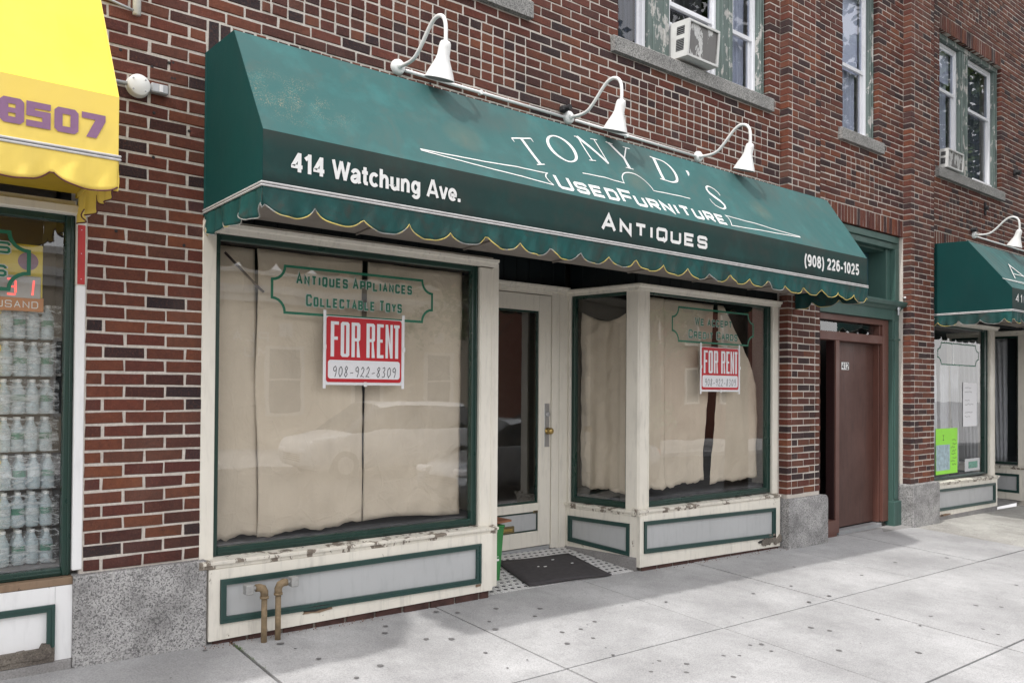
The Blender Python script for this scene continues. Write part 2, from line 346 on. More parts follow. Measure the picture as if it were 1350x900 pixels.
def tag(o, label, cat, group=None):
    o['label'] = label; o['category'] = cat
    if group: o['group'] = group
    return o
def fixn(o):
    bm = bmesh.new(); bm.from_mesh(o.data); bmesh.ops.recalc_face_normals(bm, faces=bm.faces); bm.to_mesh(o.data); bm.free(); return o
def gz(x, y): return .062 - .0195 * x + .05 * (y + .05)

# ------------------------------------------------------------ flat lettering as stroked outlines
GL = {  # polylines in a 0..1 x 0..1 cell
 'A': [[(0, 0), (.5, 1), (1, 0)], [(.22, .34), (.78, .34)]], 'B': [[(0, 0), (0, 1), (.85, 1), (.95, .9), (.95, .6), (.85, .5), (.95, .42), (1, .3), (1, .12), (.88, 0), (0, 0)], [(.1, .5), (.82, .5)]],
 'C': [[(1, .75), (1, .88), (.88, 1), (.12, 1), (0, .88), (0, .12), (.12, 0), (.88, 0), (1, .12), (1, .25)]], 'D': [[(0, 0), (0, 1), (.8, 1), (1, .82), (1, .18), (.8, 0), (0, 0)]],
 'E': [[(1, 0), (0, 0), (0, 1), (1, 1)], [(.08, .5), (.85, .5)]], 'F': [[(0, 0), (0, 1), (1, 1)], [(.08, .5), (.85, .5)]], 'G': [[(1, .76), (1, .88), (.88, 1), (.12, 1), (0, .88), (0, .12), (.12, 0), (.88, 0), (1, .12), (1, .45), (.55, .45)]], 'M': [[(0, 0), (0, 1), (.5, .35), (1, 1), (1, 0)]],
 'H': [[(0, 0), (0, 1)], [(1, 0), (1, 1)], [(.08, .5), (.92, .5)]], 'I': [[(.5, 0), (.5, 1)]],
 'L': [[(0, 1), (0, 0), (1, 0)]], 'N': [[(0, 0), (0, 1), (1, 0), (1, 1)]], 'O': [[(.5, 1), (.12, 1), (0, .88), (0, .12), (.12, 0), (.88, 0), (1, .12), (1, .88), (.88, 1), (.5, 1)]],
 'P': [[(0, 0), (0, 1), (.88, 1), (1, .88), (1, .55), (.88, .43), (.08, .43)]], 'Q': [[(.5, 1), (.12, 1), (0, .88), (0, .12), (.12, 0), (.88, 0), (1, .12), (1, .88), (.88, 1), (.5, 1)], [(.6, .22), (.85, -.2)]],
 'R': [[(0, 0), (0, 1), (.88, 1), (1, .88), (1, .58), (.88, .46), (.08, .46)], [(.5, .4), (1, 0)]], 'S': [[(1, .76), (1, .88), (.88, 1), (.12, 1), (0, .88), (0, .62), (.12, .5), (.88, .5), (1, .38), (1, .12), (.88, 0), (.12, 0), (0, .12), (0, .24)]],
 'T': [[(0, 1), (1, 1)], [(.5, .92), (.5, 0)]], 'U': [[(0, 1), (0, .12), (.12, 0), (.88, 0), (1, .12), (1, 1)]], 'W': [[(0, 1), (.25, 0), (.5, .8), (.75, 0), (1, 1)]], 'Y': [[(0, 1), (.5, .45), (1, 1)], [(.5, .4), (.5, 0)]],
 '8': [[(.12, .5), (0, .6), (0, .88), (.12, 1), (.88, 1), (1, .88), (1, .6), (.88, .5), (1, .4), (1, .12), (.88, 0), (.12, 0), (0, .12), (0, .4), (.12, .5)], [(.2, .5), (.8, .5)]], '5': [[(1, 1), (0, 1), (0, .56), (.88, .56), (1, .45), (1, .12), (.88, 0), (0, 0)]],
 '0': [[(.5, 1), (.12, 1), (0, .88), (0, .12), (.12, 0), (.88, 0), (1, .12), (1, .88), (.88, 1), (.5, 1)]], '7': [[(0, 1), (1, 1), (.5, 0)]], '4': [[(.75, 0), (.75, 1), (0, .3), (1, .3)]], '1': [[(.25, .8), (.55, 1), (.55, 0)]], '2': [[(0, .8), (.12, 1), (.88, 1), (1, .88), (1, .6), (0, .1), (0, 0), (1, 0)]]}
RY, RZ, KY, KZ, BZ = -.429, 3.309, -.831, 2.697, 2.445
SLN = Vector((0, KY - RY, KZ - RZ)); SLL = SLN.length; SLD = SLN / SLL; SNN = Vector((0, SLD.z, -SLD.y))
def sag(x, s):
    """canvas sinks between the frame ribs"""
    e = math.sin(math.pi * min(max(s / SLL, 0), 1)); r = abs(math.sin(math.pi * (x - 1.508) / .825))
    return -.011 * e * r ** .8 + .0012 * e * math.sin(x * 17 + s * 9) + .001 * e * math.sin(x * 41 - s * 23)
def slope_fn(x, z, l=0): return Vector((x, RY, RZ)) + SLD * (-z) + SNN * (.0035 + sag(x, -z) + l)
def ribbon(pts, w, closed=False):
    P = [Vector((p[0], p[1])) for p in pts]; n = len(P); ws = w if isinstance(w, (list, tuple)) else [w] * n
    Lf, Rt = [], []
    closed = closed or ((P[0] - P[-1]).length < 1e-6 and n > 3)
    for i in range(n):
        a = P[i] - P[i - 1] if i > 0 else (P[0] - P[-2] if closed else None); b = P[i + 1] - P[i] if i < n - 1 else (P[1] - P[0] if closed else None)
        da = a.normalized() if a is not None else b.normalized(); db = b.normalized() if b is not None else da
        na = Vector((-da.y, da.x)); nb = Vector((-db.y, db.x)); m = (na + nb)
        if m.length < .1: m = na.copy()
        m.normalize(); k = min(1 / max(m.dot(na), .35), 2.2) * ws[i] / 2
        Lf.append(P[i] + m * k); Rt.append(P[i] - m * k)
    return Lf, Rt
def stroke(mb, pts, w, fn, lift=0):
    if fn is slope_fn:
        P = [pts[0]]; wl = isinstance(w, (list, tuple)); W = [w[0]] if wl else w
        for i in range(1, len(pts)):
            a, b = pts[i - 1], pts[i]; n = max(1, int(math.hypot(b[0] - a[0], b[1] - a[1]) / .05))
            for q in range(1, n + 1):
                P.append((a[0] + (b[0] - a[0]) * q / n, a[1] + (b[1] - a[1]) * q / n))
                if wl: W.append(w[i - 1] + (w[i] - w[i - 1]) * q / n)
        pts, w = P, W
    Lf, Rt = ribbon(pts, w); n = len(pts); vs = [fn(p.x, p.y, lift) for p in Lf] + [fn(p.x, p.y, lift) for p in Rt]
    mb.add(vs, [(i, i + 1, n + i + 1, n + i) for i in range(n - 1)])
def word(mb, text, x, z, h, w, sw, gap, fn, caps=1.0, lift=0):
    """small-cap lettering: upper case = full height, lower case letter = h*caps"""
    for ch in text:
        if ch == ' ': x += w * .8; continue
        k = 1.0 if ch.isupper() or ch.isdigit() else caps; ch = ch.upper(); cw = w * k * (.12 if ch == 'I' else (1.25 if ch == 'W' else 1))
        for j, pl in enumerate(GL[ch]):
            pts = [(x + (.5 * cw if ch == 'I' else p[0] * cw), z + sw / 2 + p[1] * (h * k - sw)) for p in pl]
            stroke(mb, pts, sw, fn, lift + j * .0003)
        x += cw + gap - (w * .22 if ch == 'F' else 0)
    return x
def wordlen(text, w, gap, caps):
    x = 0
    for ch in text:
        if ch == ' ': x += w * .8; continue
        k = 1.0 if ch.isupper() or ch.isdigit() else caps; x += w * k * (.12 if ch.upper() == 'I' else (1.25 if ch.upper() == 'W' else 1)) + gap - (w * .22 if ch == 'F' else 0)
    return x - gap
def fitword(mb, text, x0, x1, z, h, sw, fn, caps=.8, gapr=.3, lift=0):
    w = .01
    while wordlen(text, w, w * gapr + sw, caps) < x1 - x0 - sw: w += .0004
    word(mb, text, x0 + sw / 2, z, h, w, sw, w * gapr + sw, fn, caps, lift)
def fonttext(text, h, bold=0, sx=1):
    cu = bpy.data.curves.new('t', 'FONT'); cu.body = text; cu.size = 1; cu.offset = bold; cu.resolution_u = 4; cu.space_character = 1.0 + bold * 1.2
    o = bpy.data.objects.new('t', cu); COL.objects.link(o); dg = bpy.context.evaluated_depsgraph_get(); dg.update(); me = bpy.data.meshes.new_from_object(o.evaluated_get(dg))
    vs = [v.co.copy() for v in me.vertices]; fs = [tuple(p.vertices) for p in me.polygons]; COL.objects.unlink(o); bpy.data.objects.remove(o); bpy.data.meshes.remove(me)
    x0 = min(v.x for v in vs); x1 = max(v.x for v in vs); return vs, fs, x0, x1
def textfit(mb, text, x0, x1, z, h, fn, bold=.02, cap=.73):
    vs, fs, a, b = fonttext(text, 1, bold); kx = (x1 - x0) / (b - a); kz = h / cap
    mb.add([fn(x0 + (v.x - a) * kx, z + v.y * kz, 0) for v in vs], fs)

HB = {'F': [[(0, 0), (0, 1)], [(.0, 1), (1, 1)], [(.0, .52), (.85, .52)]], 'O': 'ring', 'R': 'R', 'E': [[(0, 0), (0, 1)], [(0, 1), (1, 1)], [(0, .5), (.85, .5)], [(0, 0), (1, 0)]], 'N': 'N', 'T': [[(0, 1), (1, 1)], [(.5, 1), (.5, 0)]]}
def heavy(mb, ch, x0, x1, z0, z1, sw, fn):
    """condensed poster capital built from solid bars that butt together"""
    def bar(a, b, c, d, l=0): mb.add([fn(a, c, l), fn(b, c, l), fn(b, d, l), fn(a, d, l)], [(0, 1, 2, 3)])
    def tri(p, l=0): mb.add([fn(a, b, l) for a, b in p], [tuple(range(len(p)))])
    h = z1 - z0; t = sw * .85; k = sw * .45
    if ch == 'F': bar(x0, x0 + sw, z0, z1); bar(x0 + sw, x1, z1 - t, z1); bar(x0 + sw, x1 - sw * .3, z0 + h * .48, z0 + h * .48 + t)
    elif ch == 'E': bar(x0, x0 + sw, z0, z1); bar(x0 + sw, x1, z1 - t, z1); bar(x0 + sw, x1 - sw * .3, z0 + h * .46, z0 + h * .46 + t); bar(x0 + sw, x1, z0, z0 + t)
    elif ch == 'T': c = (x0 + x1) / 2; bar(x0, x1, z1 - t, z1); bar(c - sw / 2, c + sw / 2, z0, z1 - t)
    elif ch == 'N': bar(x0, x0 + sw * .9, z0, z1); bar(x1 - sw * .9, x1, z0, z1); tri([(x0 + sw * .9, z1), (x0 + sw * .9, z1 - h * .42), (x1 - sw * .9, z0), (x1 - sw * .9, z0 + h * .42)])
    elif ch == '5': zm = z0 + h * .42; bar(x0, x1, z1 - t, z1); bar(x0, x0 + sw, zm + t, z1 - t); bar(x0, x1, zm, zm + t); bar(x1 - sw, x1, z0 + t, zm); bar(x0, x1, z0, z0 + t)
    elif ch == '7': bar(x0, x1, z1 - t, z1); tri([(x1 - sw * 1.3, z1 - t), (x1, z1 - t), (x0 + (x1 - x0) * .62, z0), (x0 + (x1 - x0) * .62 - sw * 1.3, z0)])
    elif ch == '8': heavy(mb, 'O', x0, x1, z0, z1, sw, fn); bar(x0 + sw, x1 - sw, z0 + h * .5 - t * .4, z0 + h * .5 + t * .4)
    elif ch in 'OR0':
        o = [(x0 + k, z1), (x1 - k, z1), (x1, z1 - k), (x1, z0 + k), (x1 - k, z0), (x0 + k, z0), (x0, z0 + k), (x0, z1 - k)]; e = sw
        if ch in 'O0':
            i = [(x0 + e, z1 - t), (x1 - e, z1 - t), (x1 - e, z1 - t), (x1 - e, z0 + t), (x1 - e, z0 + t), (x0 + e, z0 + t), (x0 + e, z0 + t), (x0 + e, z1 - t)]
            for q in range(8): tri([o[q], o[(q + 1) % 8], i[(q + 1) % 8], i[q]] if (i[q] != i[(q + 1) % 8]) else [o[q], o[(q + 1) % 8], i[q]])
        else:
            zm = z0 + h * .46; bar(x0, x0 + sw, z0, z1); bar(x0 + sw, x1 - k, z1 - t, z1); bar(x0 + sw, x1 - k, zm, zm + t)
            tri([(x1 - k, z1), (x1 - k, z1 - t), (x1 - sw, z1 - t), (x1 - sw, zm + t), (x1 - k, zm + t), (x1 - k, zm), (x1, zm + k), (x1, z1 - k)][::-1][:0] or [(x1 - k, z1), (x1, z1 - k), (x1, zm + k), (x1 - k, zm)])
            bar(x1 - sw, x1 - k, zm + t, z1 - t); tri([(x1 - sw, zm), (x1 - k, zm), (x1, z0), (x1 - sw, z0)])

def _arc(cx, cy, rx, ry, a0, a1, n=10): return [(cx + rx * math.cos(math.radians(a0 + (a1 - a0) * i / n)), cy + ry * math.sin(math.radians(a0 + (a1 - a0) * i / n))) for i in range(n + 1)]
GR = {  # heavy grotesque, cap height 1: (advance, strokes)
 '4': (.60, [[(.42, 0), (.42, .97)], [(.40, .90), (.07, .30), (.07, .27), (.58, .27)]]), '1': (.46, [[(.30, 0), (.30, 1.0)], [(.26, .86), (.06, .70)]]),
 'W': (1.0, [[(.05, 1), (.28, .02)], [(.27, .02), (.50, .98)], [(.50, .98), (.73, .02)], [(.72, .02), (.95, 1)]]), 'A': (.78, [[(.06, 0), (.38, .98)], [(.40, .98), (.72, 0)], [(.20, .26), (.58, .26)]]),
 'a': (.58, [[(.08, .50)] + _arc(.28, .46, .19, .20, 150, 0, 8) + [(.47, .12), (.52, 0)], [(.44, .40), (.20, .33)] + _arc(.22, .19, .15, .14, 110, 300, 8) + [(.44, .22)]]),
 't': (.38, [[(.18, .92), (.18, .16), (.22, .08), (.36, .07)], [(.0, .63), (.35, .63)]]), 'c': (.55, [_arc(.30, .35, .22, .30, 42, 318, 16)]),
 'h': (.60, [[(.10, 0), (.10, 1)], [(.13, .46)] + _arc(.30, .44, .17, .21, 150, 0, 8) + [(.47, 0)]]), 'u': (.60, [[(.10, .70), (.10, .26)] + _arc(.27, .26, .17, .20, 180, 330, 8), [(.48, .70), (.48, 0)]]),
 'n': (.60, [[(.10, 0), (.10, .70)], [(.13, .46)] + _arc(.30, .44, .17, .21, 150, 0, 8) + [(.47, 0)]]), 'g': (.60, [_arc(.28, .37, .19, .27, 20, 350, 18), [(.49, .70), (.49, .0)] + _arc(.30, -.02, .19, .17, 0, -160, 8)]),
 'v': (.55, [[(.05, .70), (.27, .01)], [(.28, .01), (.50, .70)]]), 'e': (.57, [[(.14, .33), (.49, .33)] + _arc(.29, .36, .21, .28, 5, 318, 18)]), '.': (.26, [[(.12, 0), (.12, .19)]]),
 '(': (.34, [_arc(.42, .38, .32, .68, 118, 242, 10)]), ')': (.34, [_arc(-.08, .38, .32, .68, 62, -62, 10)]), '-': (.36, [[(.03, .36), (.33, .36)]]),
 '0': (.60, [_arc(.29, .49, .20, .41, 90, 450, 24)]), '8': (.60, [_arc(.29, .72, .17, .19, -90, 270, 18), _arc(.29, .27, .20, .22, 70, -250 - 0, 18) + []]),
 '9': (.60, [_arc(.29, .64, .20, .26, -20, 340, 18), [(.49, .62), (.47, .32)] + _arc(.28, .29, .19, .21, 0, -140, 8)]), '6': (.60, [_arc(.29, .34, .20, .26, 160, 520, 18), [(.09, .36), (.11, .66)] + _arc(.30, .69, .19, .21, 180, 40, 8)]),
 '2': (.60, [_arc(.28, .68, .19, .22, 170, 0, 8) + [(.42, .50), (.09, .12), (.09, .09), (.52, .09)]]), '5': (.60, [[(.50, .90), (.16, .90), (.11, .50), (.14, .50)] + _arc(.28, .32, .20, .24, 120, -150, 12)])}
def grot(mb, text, x0, x1, z, h, fn, sw=.185):
    tot = sum(.30 if c == ' ' else GR[c][0] for c in text) + .07 * (len(text) - 1); k = (x1 - x0) / tot; x = x0
    for c in text:
        if c == ' ': x += .37 * k; continue
        for j, pl in enumerate(GR[c][1]): stroke(mb, [(x + p[0] * k, z + p[1] * h) for p in pl], sw * .5 * (h + k) * (.95 if c in 'WAv' else 1.06), fn, j * .0004)
        x += (GR[c][0] + .07) * k

# ============================================================ BRICK BUILDING
bld = thing('brick_building', 'dark red brick street building with shops below and flats above', 'building')
DZ = .0685; Z0 = .505
ZK = lambda k: Z0 + DZ * k
S_LO, S_HI = ZK(41), ZK(44)                         # soldier course over the shops
OPEN = [(-4, .915, -1, S_HI), (1.515, 7.154, -1, S_HI), (7.763, 9.757, -1, S_HI), (10.388, 17, -1, S_HI), (7.154, 7.763, -1, 12), (9.757, 10.388, -1, 12), (.9, 1.515, -1, Z0)]
WIN = [(1.86, 3.78, 1.765, 3.875), (4.83, 6.962, 4.737, 6.985), (8.36, 9.147, 8.268, 9.21), (10.74, 12.72, 10.627, 12.744)]
W_LO, W_HI = ZK(56), ZK(82)
for a, b, c, d in WIN: OPEN += [(a, b, W_LO, ZK(85)), (c, d, ZK(54), W_LO)]
for x0 in (-1.6, 13.9): OPEN.append((x0, x0 + 1.6, W_LO, ZK(85)))
HEAD = [(1.885, 3.842, 46, 52), (4.981, 6.942, 46, 52), (8.44, 9.16, 46, 52), (10.72, 12.77, 46, 52), (10.72, 12.77, 88, 96)]
for a, b, k0, k1 in HEAD: OPEN.append((a, b, ZK(k0), ZK(k1)))
SOLD = [(1.515, 7.154, S_LO, S_HI), (7.79, 9.757, S_LO, S_HI), (10.388, 15.9, S_LO, S_HI)] + [(a, b, ZK(82), ZK(85)) for a, b, c, d in WIN]
bricks = []                                         # (kind, cx, y_front, cz, w, h, depth)
def rows(x0, x1, k0, k1, yf, dep, phase, opens, mod=.206):
    for k in range(k0, k1):
        za, zb = ZK(k), ZK(k + 1); zc = (za + zb) / 2
        iv = [(x0, x1)]
        for a, b, c, d in opens:
            if c < zc < d:
                nv = []
                for p, q in iv:
                    if b <= p or a >= q: nv.append((p, q)); continue
                    if a > p: nv.append((p, a))
                    if b < q: nv.append((b, q))
                iv = nv
        ph = phase + (k % 2) * mod / 2
        for p, q in iv:
            n = math.floor((p - ph) / mod)
            x = ph + n * mod
            cuts = [p]
            while x < q:
                if x > p: cuts.append(x)
                x += mod
            cuts.append(q)
            if len(cuts) > 2 and cuts[1] - cuts[0] < .045: cuts.pop(1)
            if len(cuts) > 2 and cuts[-1] - cuts[-2] < .045: cuts.pop(-2)
            for a, b in zip(cuts, cuts[1:]):
                if b - a > .03: bricks.append(('brick', (a + b) / 2, yf, zc, b - a, DZ, dep))
rows(-1.6, 15.9, 0, 104, 0, .09, 1.002, OPEN)
for a, b, k0, k1 in HEAD:
    n = round((b - a) / .1028); m = (b - a) / n
    for k in range(k0, k1):
        for i in range(n): bricks.append(('header_brick', a + m * (i + .5), 0, (ZK(k) + ZK(k + 1)) / 2, m, DZ, .09))
for a, b, c, d in SOLD:
    n = round((b - a) / .0685); m = (b - a) / n
    for i in range(n): bricks.append(('soldier_brick', a + m * (i + .5), 0, (c + d) / 2, m, d - c, .09))
def pil(xl, xr, kb, gl, gr):
    for k in range(kb, 104):
        zc = (ZK(k) + ZK(k + 1)) / 2
        bricks.append(('brick', (xl + gl) / 2, -.09, zc, gl - xl, DZ, .19)); bricks.append(('brick', (gr + xr) / 2, -.09, zc, xr - gr, DZ, .19))
        w = gr - gl
        cuts = (0, .5, 1) if k % 2 else (0, .25, .75, 1)
        for i in range(len(cuts) - 1): bricks.append(('header_brick' if cuts[i + 1] - cuts[i] < .3 else 'brick', gl + w * (cuts[i] + cuts[i + 1]) / 2, -.09, zc, w * (cuts[i + 1] - cuts[i]), DZ, .11))
pil(7.152, 7.763, -1, 7.236, 7.662); pil(9.757, 10.388, -2, 9.862, 10.288)
# the part of the ground-floor pier hidden behind the awnings still carries bricks; sort by size in the picture
def screen(b):
    x, y, z = px((b[1], b[2], b[3]))
    if not (-30 < x < 1380 and -25 < y < 925): return 1e9 + z
    if 1.6 < b[1] < 7.1 and b[3] < 3.4: return 1e6 + z
    return z / math.sqrt(b[4] * b[5])
bricks.sort(key=screen)
cache = {}
def brick_shape(w, h, d, v):
    rd = random.Random(v * 77 + int(w * 1000) + int(h * 1000) * 13); b = .0035; J = lambda s=.0024: rd.uniform(-s, s)
    x, z = w / 2, h / 2; fx, fz = x - b, z - b
    o = [(-x + J(), b, -z + J()), (x + J(), b, -z + J()), (x + J(), b, z + J()), (-x + J(), b, z + J())]
    f = [(-fx + J(), J(.001), -fz + J()), (fx + J(), J(.001), -fz + J()), (fx + J(), J(.001), fz + J()), (-fx + J(), J(.001), fz + J())]
    k = [(p[0], d, p[2]) for p in o]
    return f + o + k, [(0, 1, 2, 3)] + [(4 + i, 4 + (i + 1) % 4, (i + 1) % 4, i) for i in range(4)] + [(8 + i, 8 + (i + 1) % 4, 4 + (i + 1) % 4, 4 + i) for i in range(4)]
JT = .0130
count = {}; rest = {}
for kind, cx, yf, cz, w, h, d in bricks:
    w -= JT; h -= JT; y = yf + U(-.0034, .0018); cz += U(-.0018, .0018); cx += U(-.0015, .0015); w += U(-.004, .003); v = random.randrange(4)
    if count.get(kind, 0) < 300:
        key = (round(w, 3), round(h, 3), d, v, kind)
        if key not in cache:
            vs, fs = brick_shape(w, h, d, v); me = bpy.data.meshes.new(kind); me.from_pydata(vs, [], fs); me.materials.append(M['brick']); cache[key] = me
        o = bpy.data.objects.new(kind, cache[key]); COL.objects.link(o); o.parent = bld; o.location = (cx, y, cz); o.rotation_euler = (0, U(-.010, .010), 0)
        count[kind] = count.get(kind, 0) + 1
    else:
        mb = rest.setdefault(kind, MB()); vs, fs = brick_shape(w, h, d, v); mb.add([(a + cx, b + y, c + cz) for a, b, c in vs], fs)
for kind, mb in rest.items(): mb.build(kind, 'brick', bld, kind='stuff')

# mortar core: cells of the wall that are not openings, set 9 mm behind the brick faces
def core(name, x0, x1, z0, z1, yf, yb, opens, mat='mortar'):
    e = .007; ops = [(a + (-e if a > x0 else 0), b + e, c - e, d + e) for a, b, c, d in opens]
    xs = sorted({x0, x1} | {v for o in ops for v in o[:2] if x0 < v < x1}); zs = sorted({z0, z1} | {v for o in ops for v in o[2:] if z0 < v < z1})
    mb = MB()
    for j in range(len(zs) - 1):
        run = None
        for i in range(len(xs)):
            solid = i < len(xs) - 1 and not any(o[0] < (xs[i] + xs[i + 1]) / 2 < o[1] and o[2] < (zs[j] + zs[j + 1]) / 2 < o[3] for o in ops)
            if solid and run is None: run = xs[i]
            if not solid and run is not None: mb.box(run, xs[i], yf, yb, zs[j], zs[j + 1]); run = None
    return mb.build(name, mat, bld)
e = .007
hole = [(-4, .915 - 2 * e, -1, S_LO + 2 * e), (1.515 + 2 * e, 7.154, -1, S_LO + 2 * e), (7.763, 9.757, -1, S_LO + 2 * e), (10.388, 17, -1, S_LO + 2 * e)] + [(a - 2 * e, b + 2 * e, ZK(56), W_HI + e) for a, b, c, d in WIN]
hole = [(a + e, b - e, c, d) if a > 0 and a not in (7.763, 10.388) and c < 1 else (a, b, c, d) for a, b, c, d in hole]
for x0 in (-1.6, 13.9): hole.append((x0, x0 + 1.6, W_LO, ZK(85)))
core('mortar_bed', -2.4, 16.6, -.4, 9.5, .0052, .31, [(a + e, b - e, c + e, d - e) for a, b, c, d in hole])
for xl, xr, zb in ((7.152, 7.763, .36), (9.757, 10.388, .3)):
    mb = MB(); mb.box(xl + .016, xr - .016, -.0848, .0050, zb, 9.5); mb.build('pilaster_core', 'mortar', bld)
# granite blocks at the pier feet
def block(x0, x1, yf, z0, z1, rl=0, rr=.03, yb=.1):
    pts = [(x0, z0), (x1, z0)]
    for i in range(5):
        a = math.pi / 2 * i / 4; pts.append((x1 - rr + rr * math.cos(a), z1 - rr + rr * math.sin(a)))
    if rl:
        for i in range(5):
            a = math.pi / 2 * i / 4; pts.append((x0 + rl - rl * math.sin(a), z1 - rl + rl * math.cos(a)))
    else: pts.append((x0, z1))
    mb = MB(); n = len(pts); b = .008; cx, cz = (x0 + x1) / 2, (z0 + z1) / 2
    fr = [(cx + (p[0] - cx) * (1 - 2 * b / (x1 - x0)), yf, cz + (p[1] - cz) * (1 - 2 * b / (z1 - z0))) for p in pts]
    md = [(p[0], yf + b, p[1]) for p in pts]; bk = [(p[0], yb, p[1]) for p in pts]
    mb.add(fr + md + bk, [tuple(range(n))] + [(o + i, o + (i + 1) % n, o + n + (i + 1) % n, o + n + i)[::-1] for o in (0, n) for i in range(n)])
    return fixn(mb.build('granite_block', 'granite', bld))
block(.868, 1.532, -.05, -.08, Z0 - .003, 0, .012)
block(7.13, 7.845, -.135, -.28, .403, 0, .05)
block(9.74, 10.44, -.135, -.32, .372, .03, .05)
# stone sills
for a, b, c, d in WIN:
    mb = MB(); mb.prism([(-.045, 4.335 - .012), (-.033, 4.335), (.12, 4.345), (.12, ZK(54) + .002), (-.045, ZK(54) + .002)], 'x', c, d)
    fixn(mb.build('window_sill', 'sill_stone', bld))
# inside of the building (dark rooms behind the glass)
mb = MB(); mb.box(-2.4, 16.6, 5, 5.2, -.4, 9.5); mb.box(-2.4, 16.6, .312, 5, 3.36, 3.6); mb.box(-2.4, 16.6, -.2, 5.2, 9.502, 9.7); mb.box(-2.4, -2.2, .312, 5, -.4, 9.5); mb.box(16.4, 16.6, .312, 5, -.4, 9.5)
mb.box(-2.2, 16.4, .9, 5, -.4, .02); mb.box(7.2, 7.7, .312, 5, .021, 3.359); mb.box(9.95, 10.3, .312, 5, .021, 3.359); mb.box(.95, 1.45, .312, 5, .021, 3.359); mb.build('room_shell', 'interior_dark', bld)

# ------------------------------------------------------------ flats' windows (parts of the building)
def sash_window(x0, x1, z0, z1, y, zm, name='window', blind=None, cover='curtain_grey', right=.0, mat='upvc'):
    """white sash window: frame ring is the part; panes, sashes, blind are its sub-parts"""
    w = .038; f = MB()
    f.box(x0, x0 + w, y, y + .07, z0, z1, .003); f.box(x1 - w, x1, y, y + .07, z0, z1, .003); f.box(x0 + w, x1 - w, y + .001, y + .069, z0, z0 + w, .003); f.box(x0 + w, x1 - w, y + .001, y + .069, z1 - w, z1, .003)
    fr = f.build(name, mat, bld)
    for i, (a, b, yo) in enumerate(((z0 + w, zm + .018, .035), (zm - .018, z1 - w, .012))):
        s = MB(); q = .032; xa, xb = x0 + w, x1 - w
        s.box(xa, xa + q, y + yo, y + yo + .022, a, b); s.box(xb - q, xb, y + yo, y + yo + .022, a, b); s.box(xa + q, xb - q, y + yo + .001, y + yo + .021, a, a + q + .006); s.box(xa + q, xb - q, y + yo + .001, y + yo + .021, b - q, b)
        s.build('sash', mat, fr)
        g = MB(); g.box(xa + q - .004, xb - q + .004, y + yo + .009, y + yo + .013, a + q, b - q + .002); g.build('pane', 'upper_glass', fr)
    c = MB(); n = 60
    if blind:
        c.box(x0 + w, x1 - w, y + .085, y + .09, blind, z1 - w); c.build('blind', 'blind_white', fr)
        c = MB()
    c.grid(n, 1, lambda u, v: (x0 + (x1 - x0) * (u if right >= 0 else 1 - u) * .98, y + .13 + .022 * math.sin(u * 34) + .01 * math.sin(u * 83), z0 + .02 + v * (z1 - z0 - .04)))
    c.build('curtain', cover, fr, True)
    return fr
Y1 = .098
def post(a, b, z0, z1, y=.06, mat='peeling_green', name='mullion', yb=.17, beads=True):
    m = MB(); m.box(a, b, y, yb, z0, z1, .004)
    if beads:
        wd = (b - a)
        m.box(a + wd * .18, a + wd * .3, y - .012, y + .002, z0 + .001, z1 - .001, .003); m.box(b - wd * .3, b - wd * .18, y - .012, y + .002, z0 + .001, z1 - .001, .003)
    return m.build(name, mat, bld)
for (a, b, lights) in ((1.86, 3.78, [(1.98, 2.72), (2.92, 3.66)]), (4.83, 6.962, [(4.87, 5.26), (5.535, 6.23), (6.455, 6.87)]), (8.36, 9.147, [(8.40, 9.035)]), (10.74, 12.72, [(10.79, 11.475), (11.745, 12.6)])):
    prev = a + .003
    for i, (p, q) in enumerate(lights):
        if p - prev > .02: post(prev, p - .002, 4.346, 6.05, name='mullion' if i else 'window_jamb')
        prev = q + .002
    post(prev, b - .003, 4.346, 6.05, name='window_jamb')
    m = MB(); m.box(a + .003, b - .003, .05, .2, 6.052, 6.12, .004); m.build('window_head', 'peeling_green', bld)
    m = MB(); m.box(a + .003, b - .003, .125, .2, 4.34, 4.344 + .003); m.build('window_stool', 'peeling_green', bld)
for p, q in ((1.98, 2.72), (2.92, 3.66)): sash_window(p, q, 4.35, 6.045, Y1, 5.1)
sash_window(4.87, 5.26, 4.35, 6.045, Y1, 5.2); sash_window(5.535, 6.23, 4.352, 6.045, Y1 - .01, 4.9, cover='interior_dark'); sash_window(6.455, 6.87, 4.35, 6.045, Y1, 4.92, cover='curtain')
sash_window(8.40, 9.035, 4.35, 6.045, .09, 5.13, blind=5.12, cover='curtain'); sash_window(10.79, 11.475, 4.35, 6.045, .10, 5.44, blind=5.6, cover='curtain'); sash_window(11.745, 12.6, 4.35, 6.045, .10, 5.36)
for x0 in (-1.6, 13.9): sash_window(x0 + .01, x0 + 1.59, W_LO + .01, 6.3, .1, 5.2)
# low storm panel leaning out at the foot of the far window
m = MB(); m.prism([(11.83, 4.352), (12.56, 4.352), (12.5, 4.41), (11.89, 4.41)], 'y', .05, .062); fixn(m.build('storm_panel', 'upvc', bld))

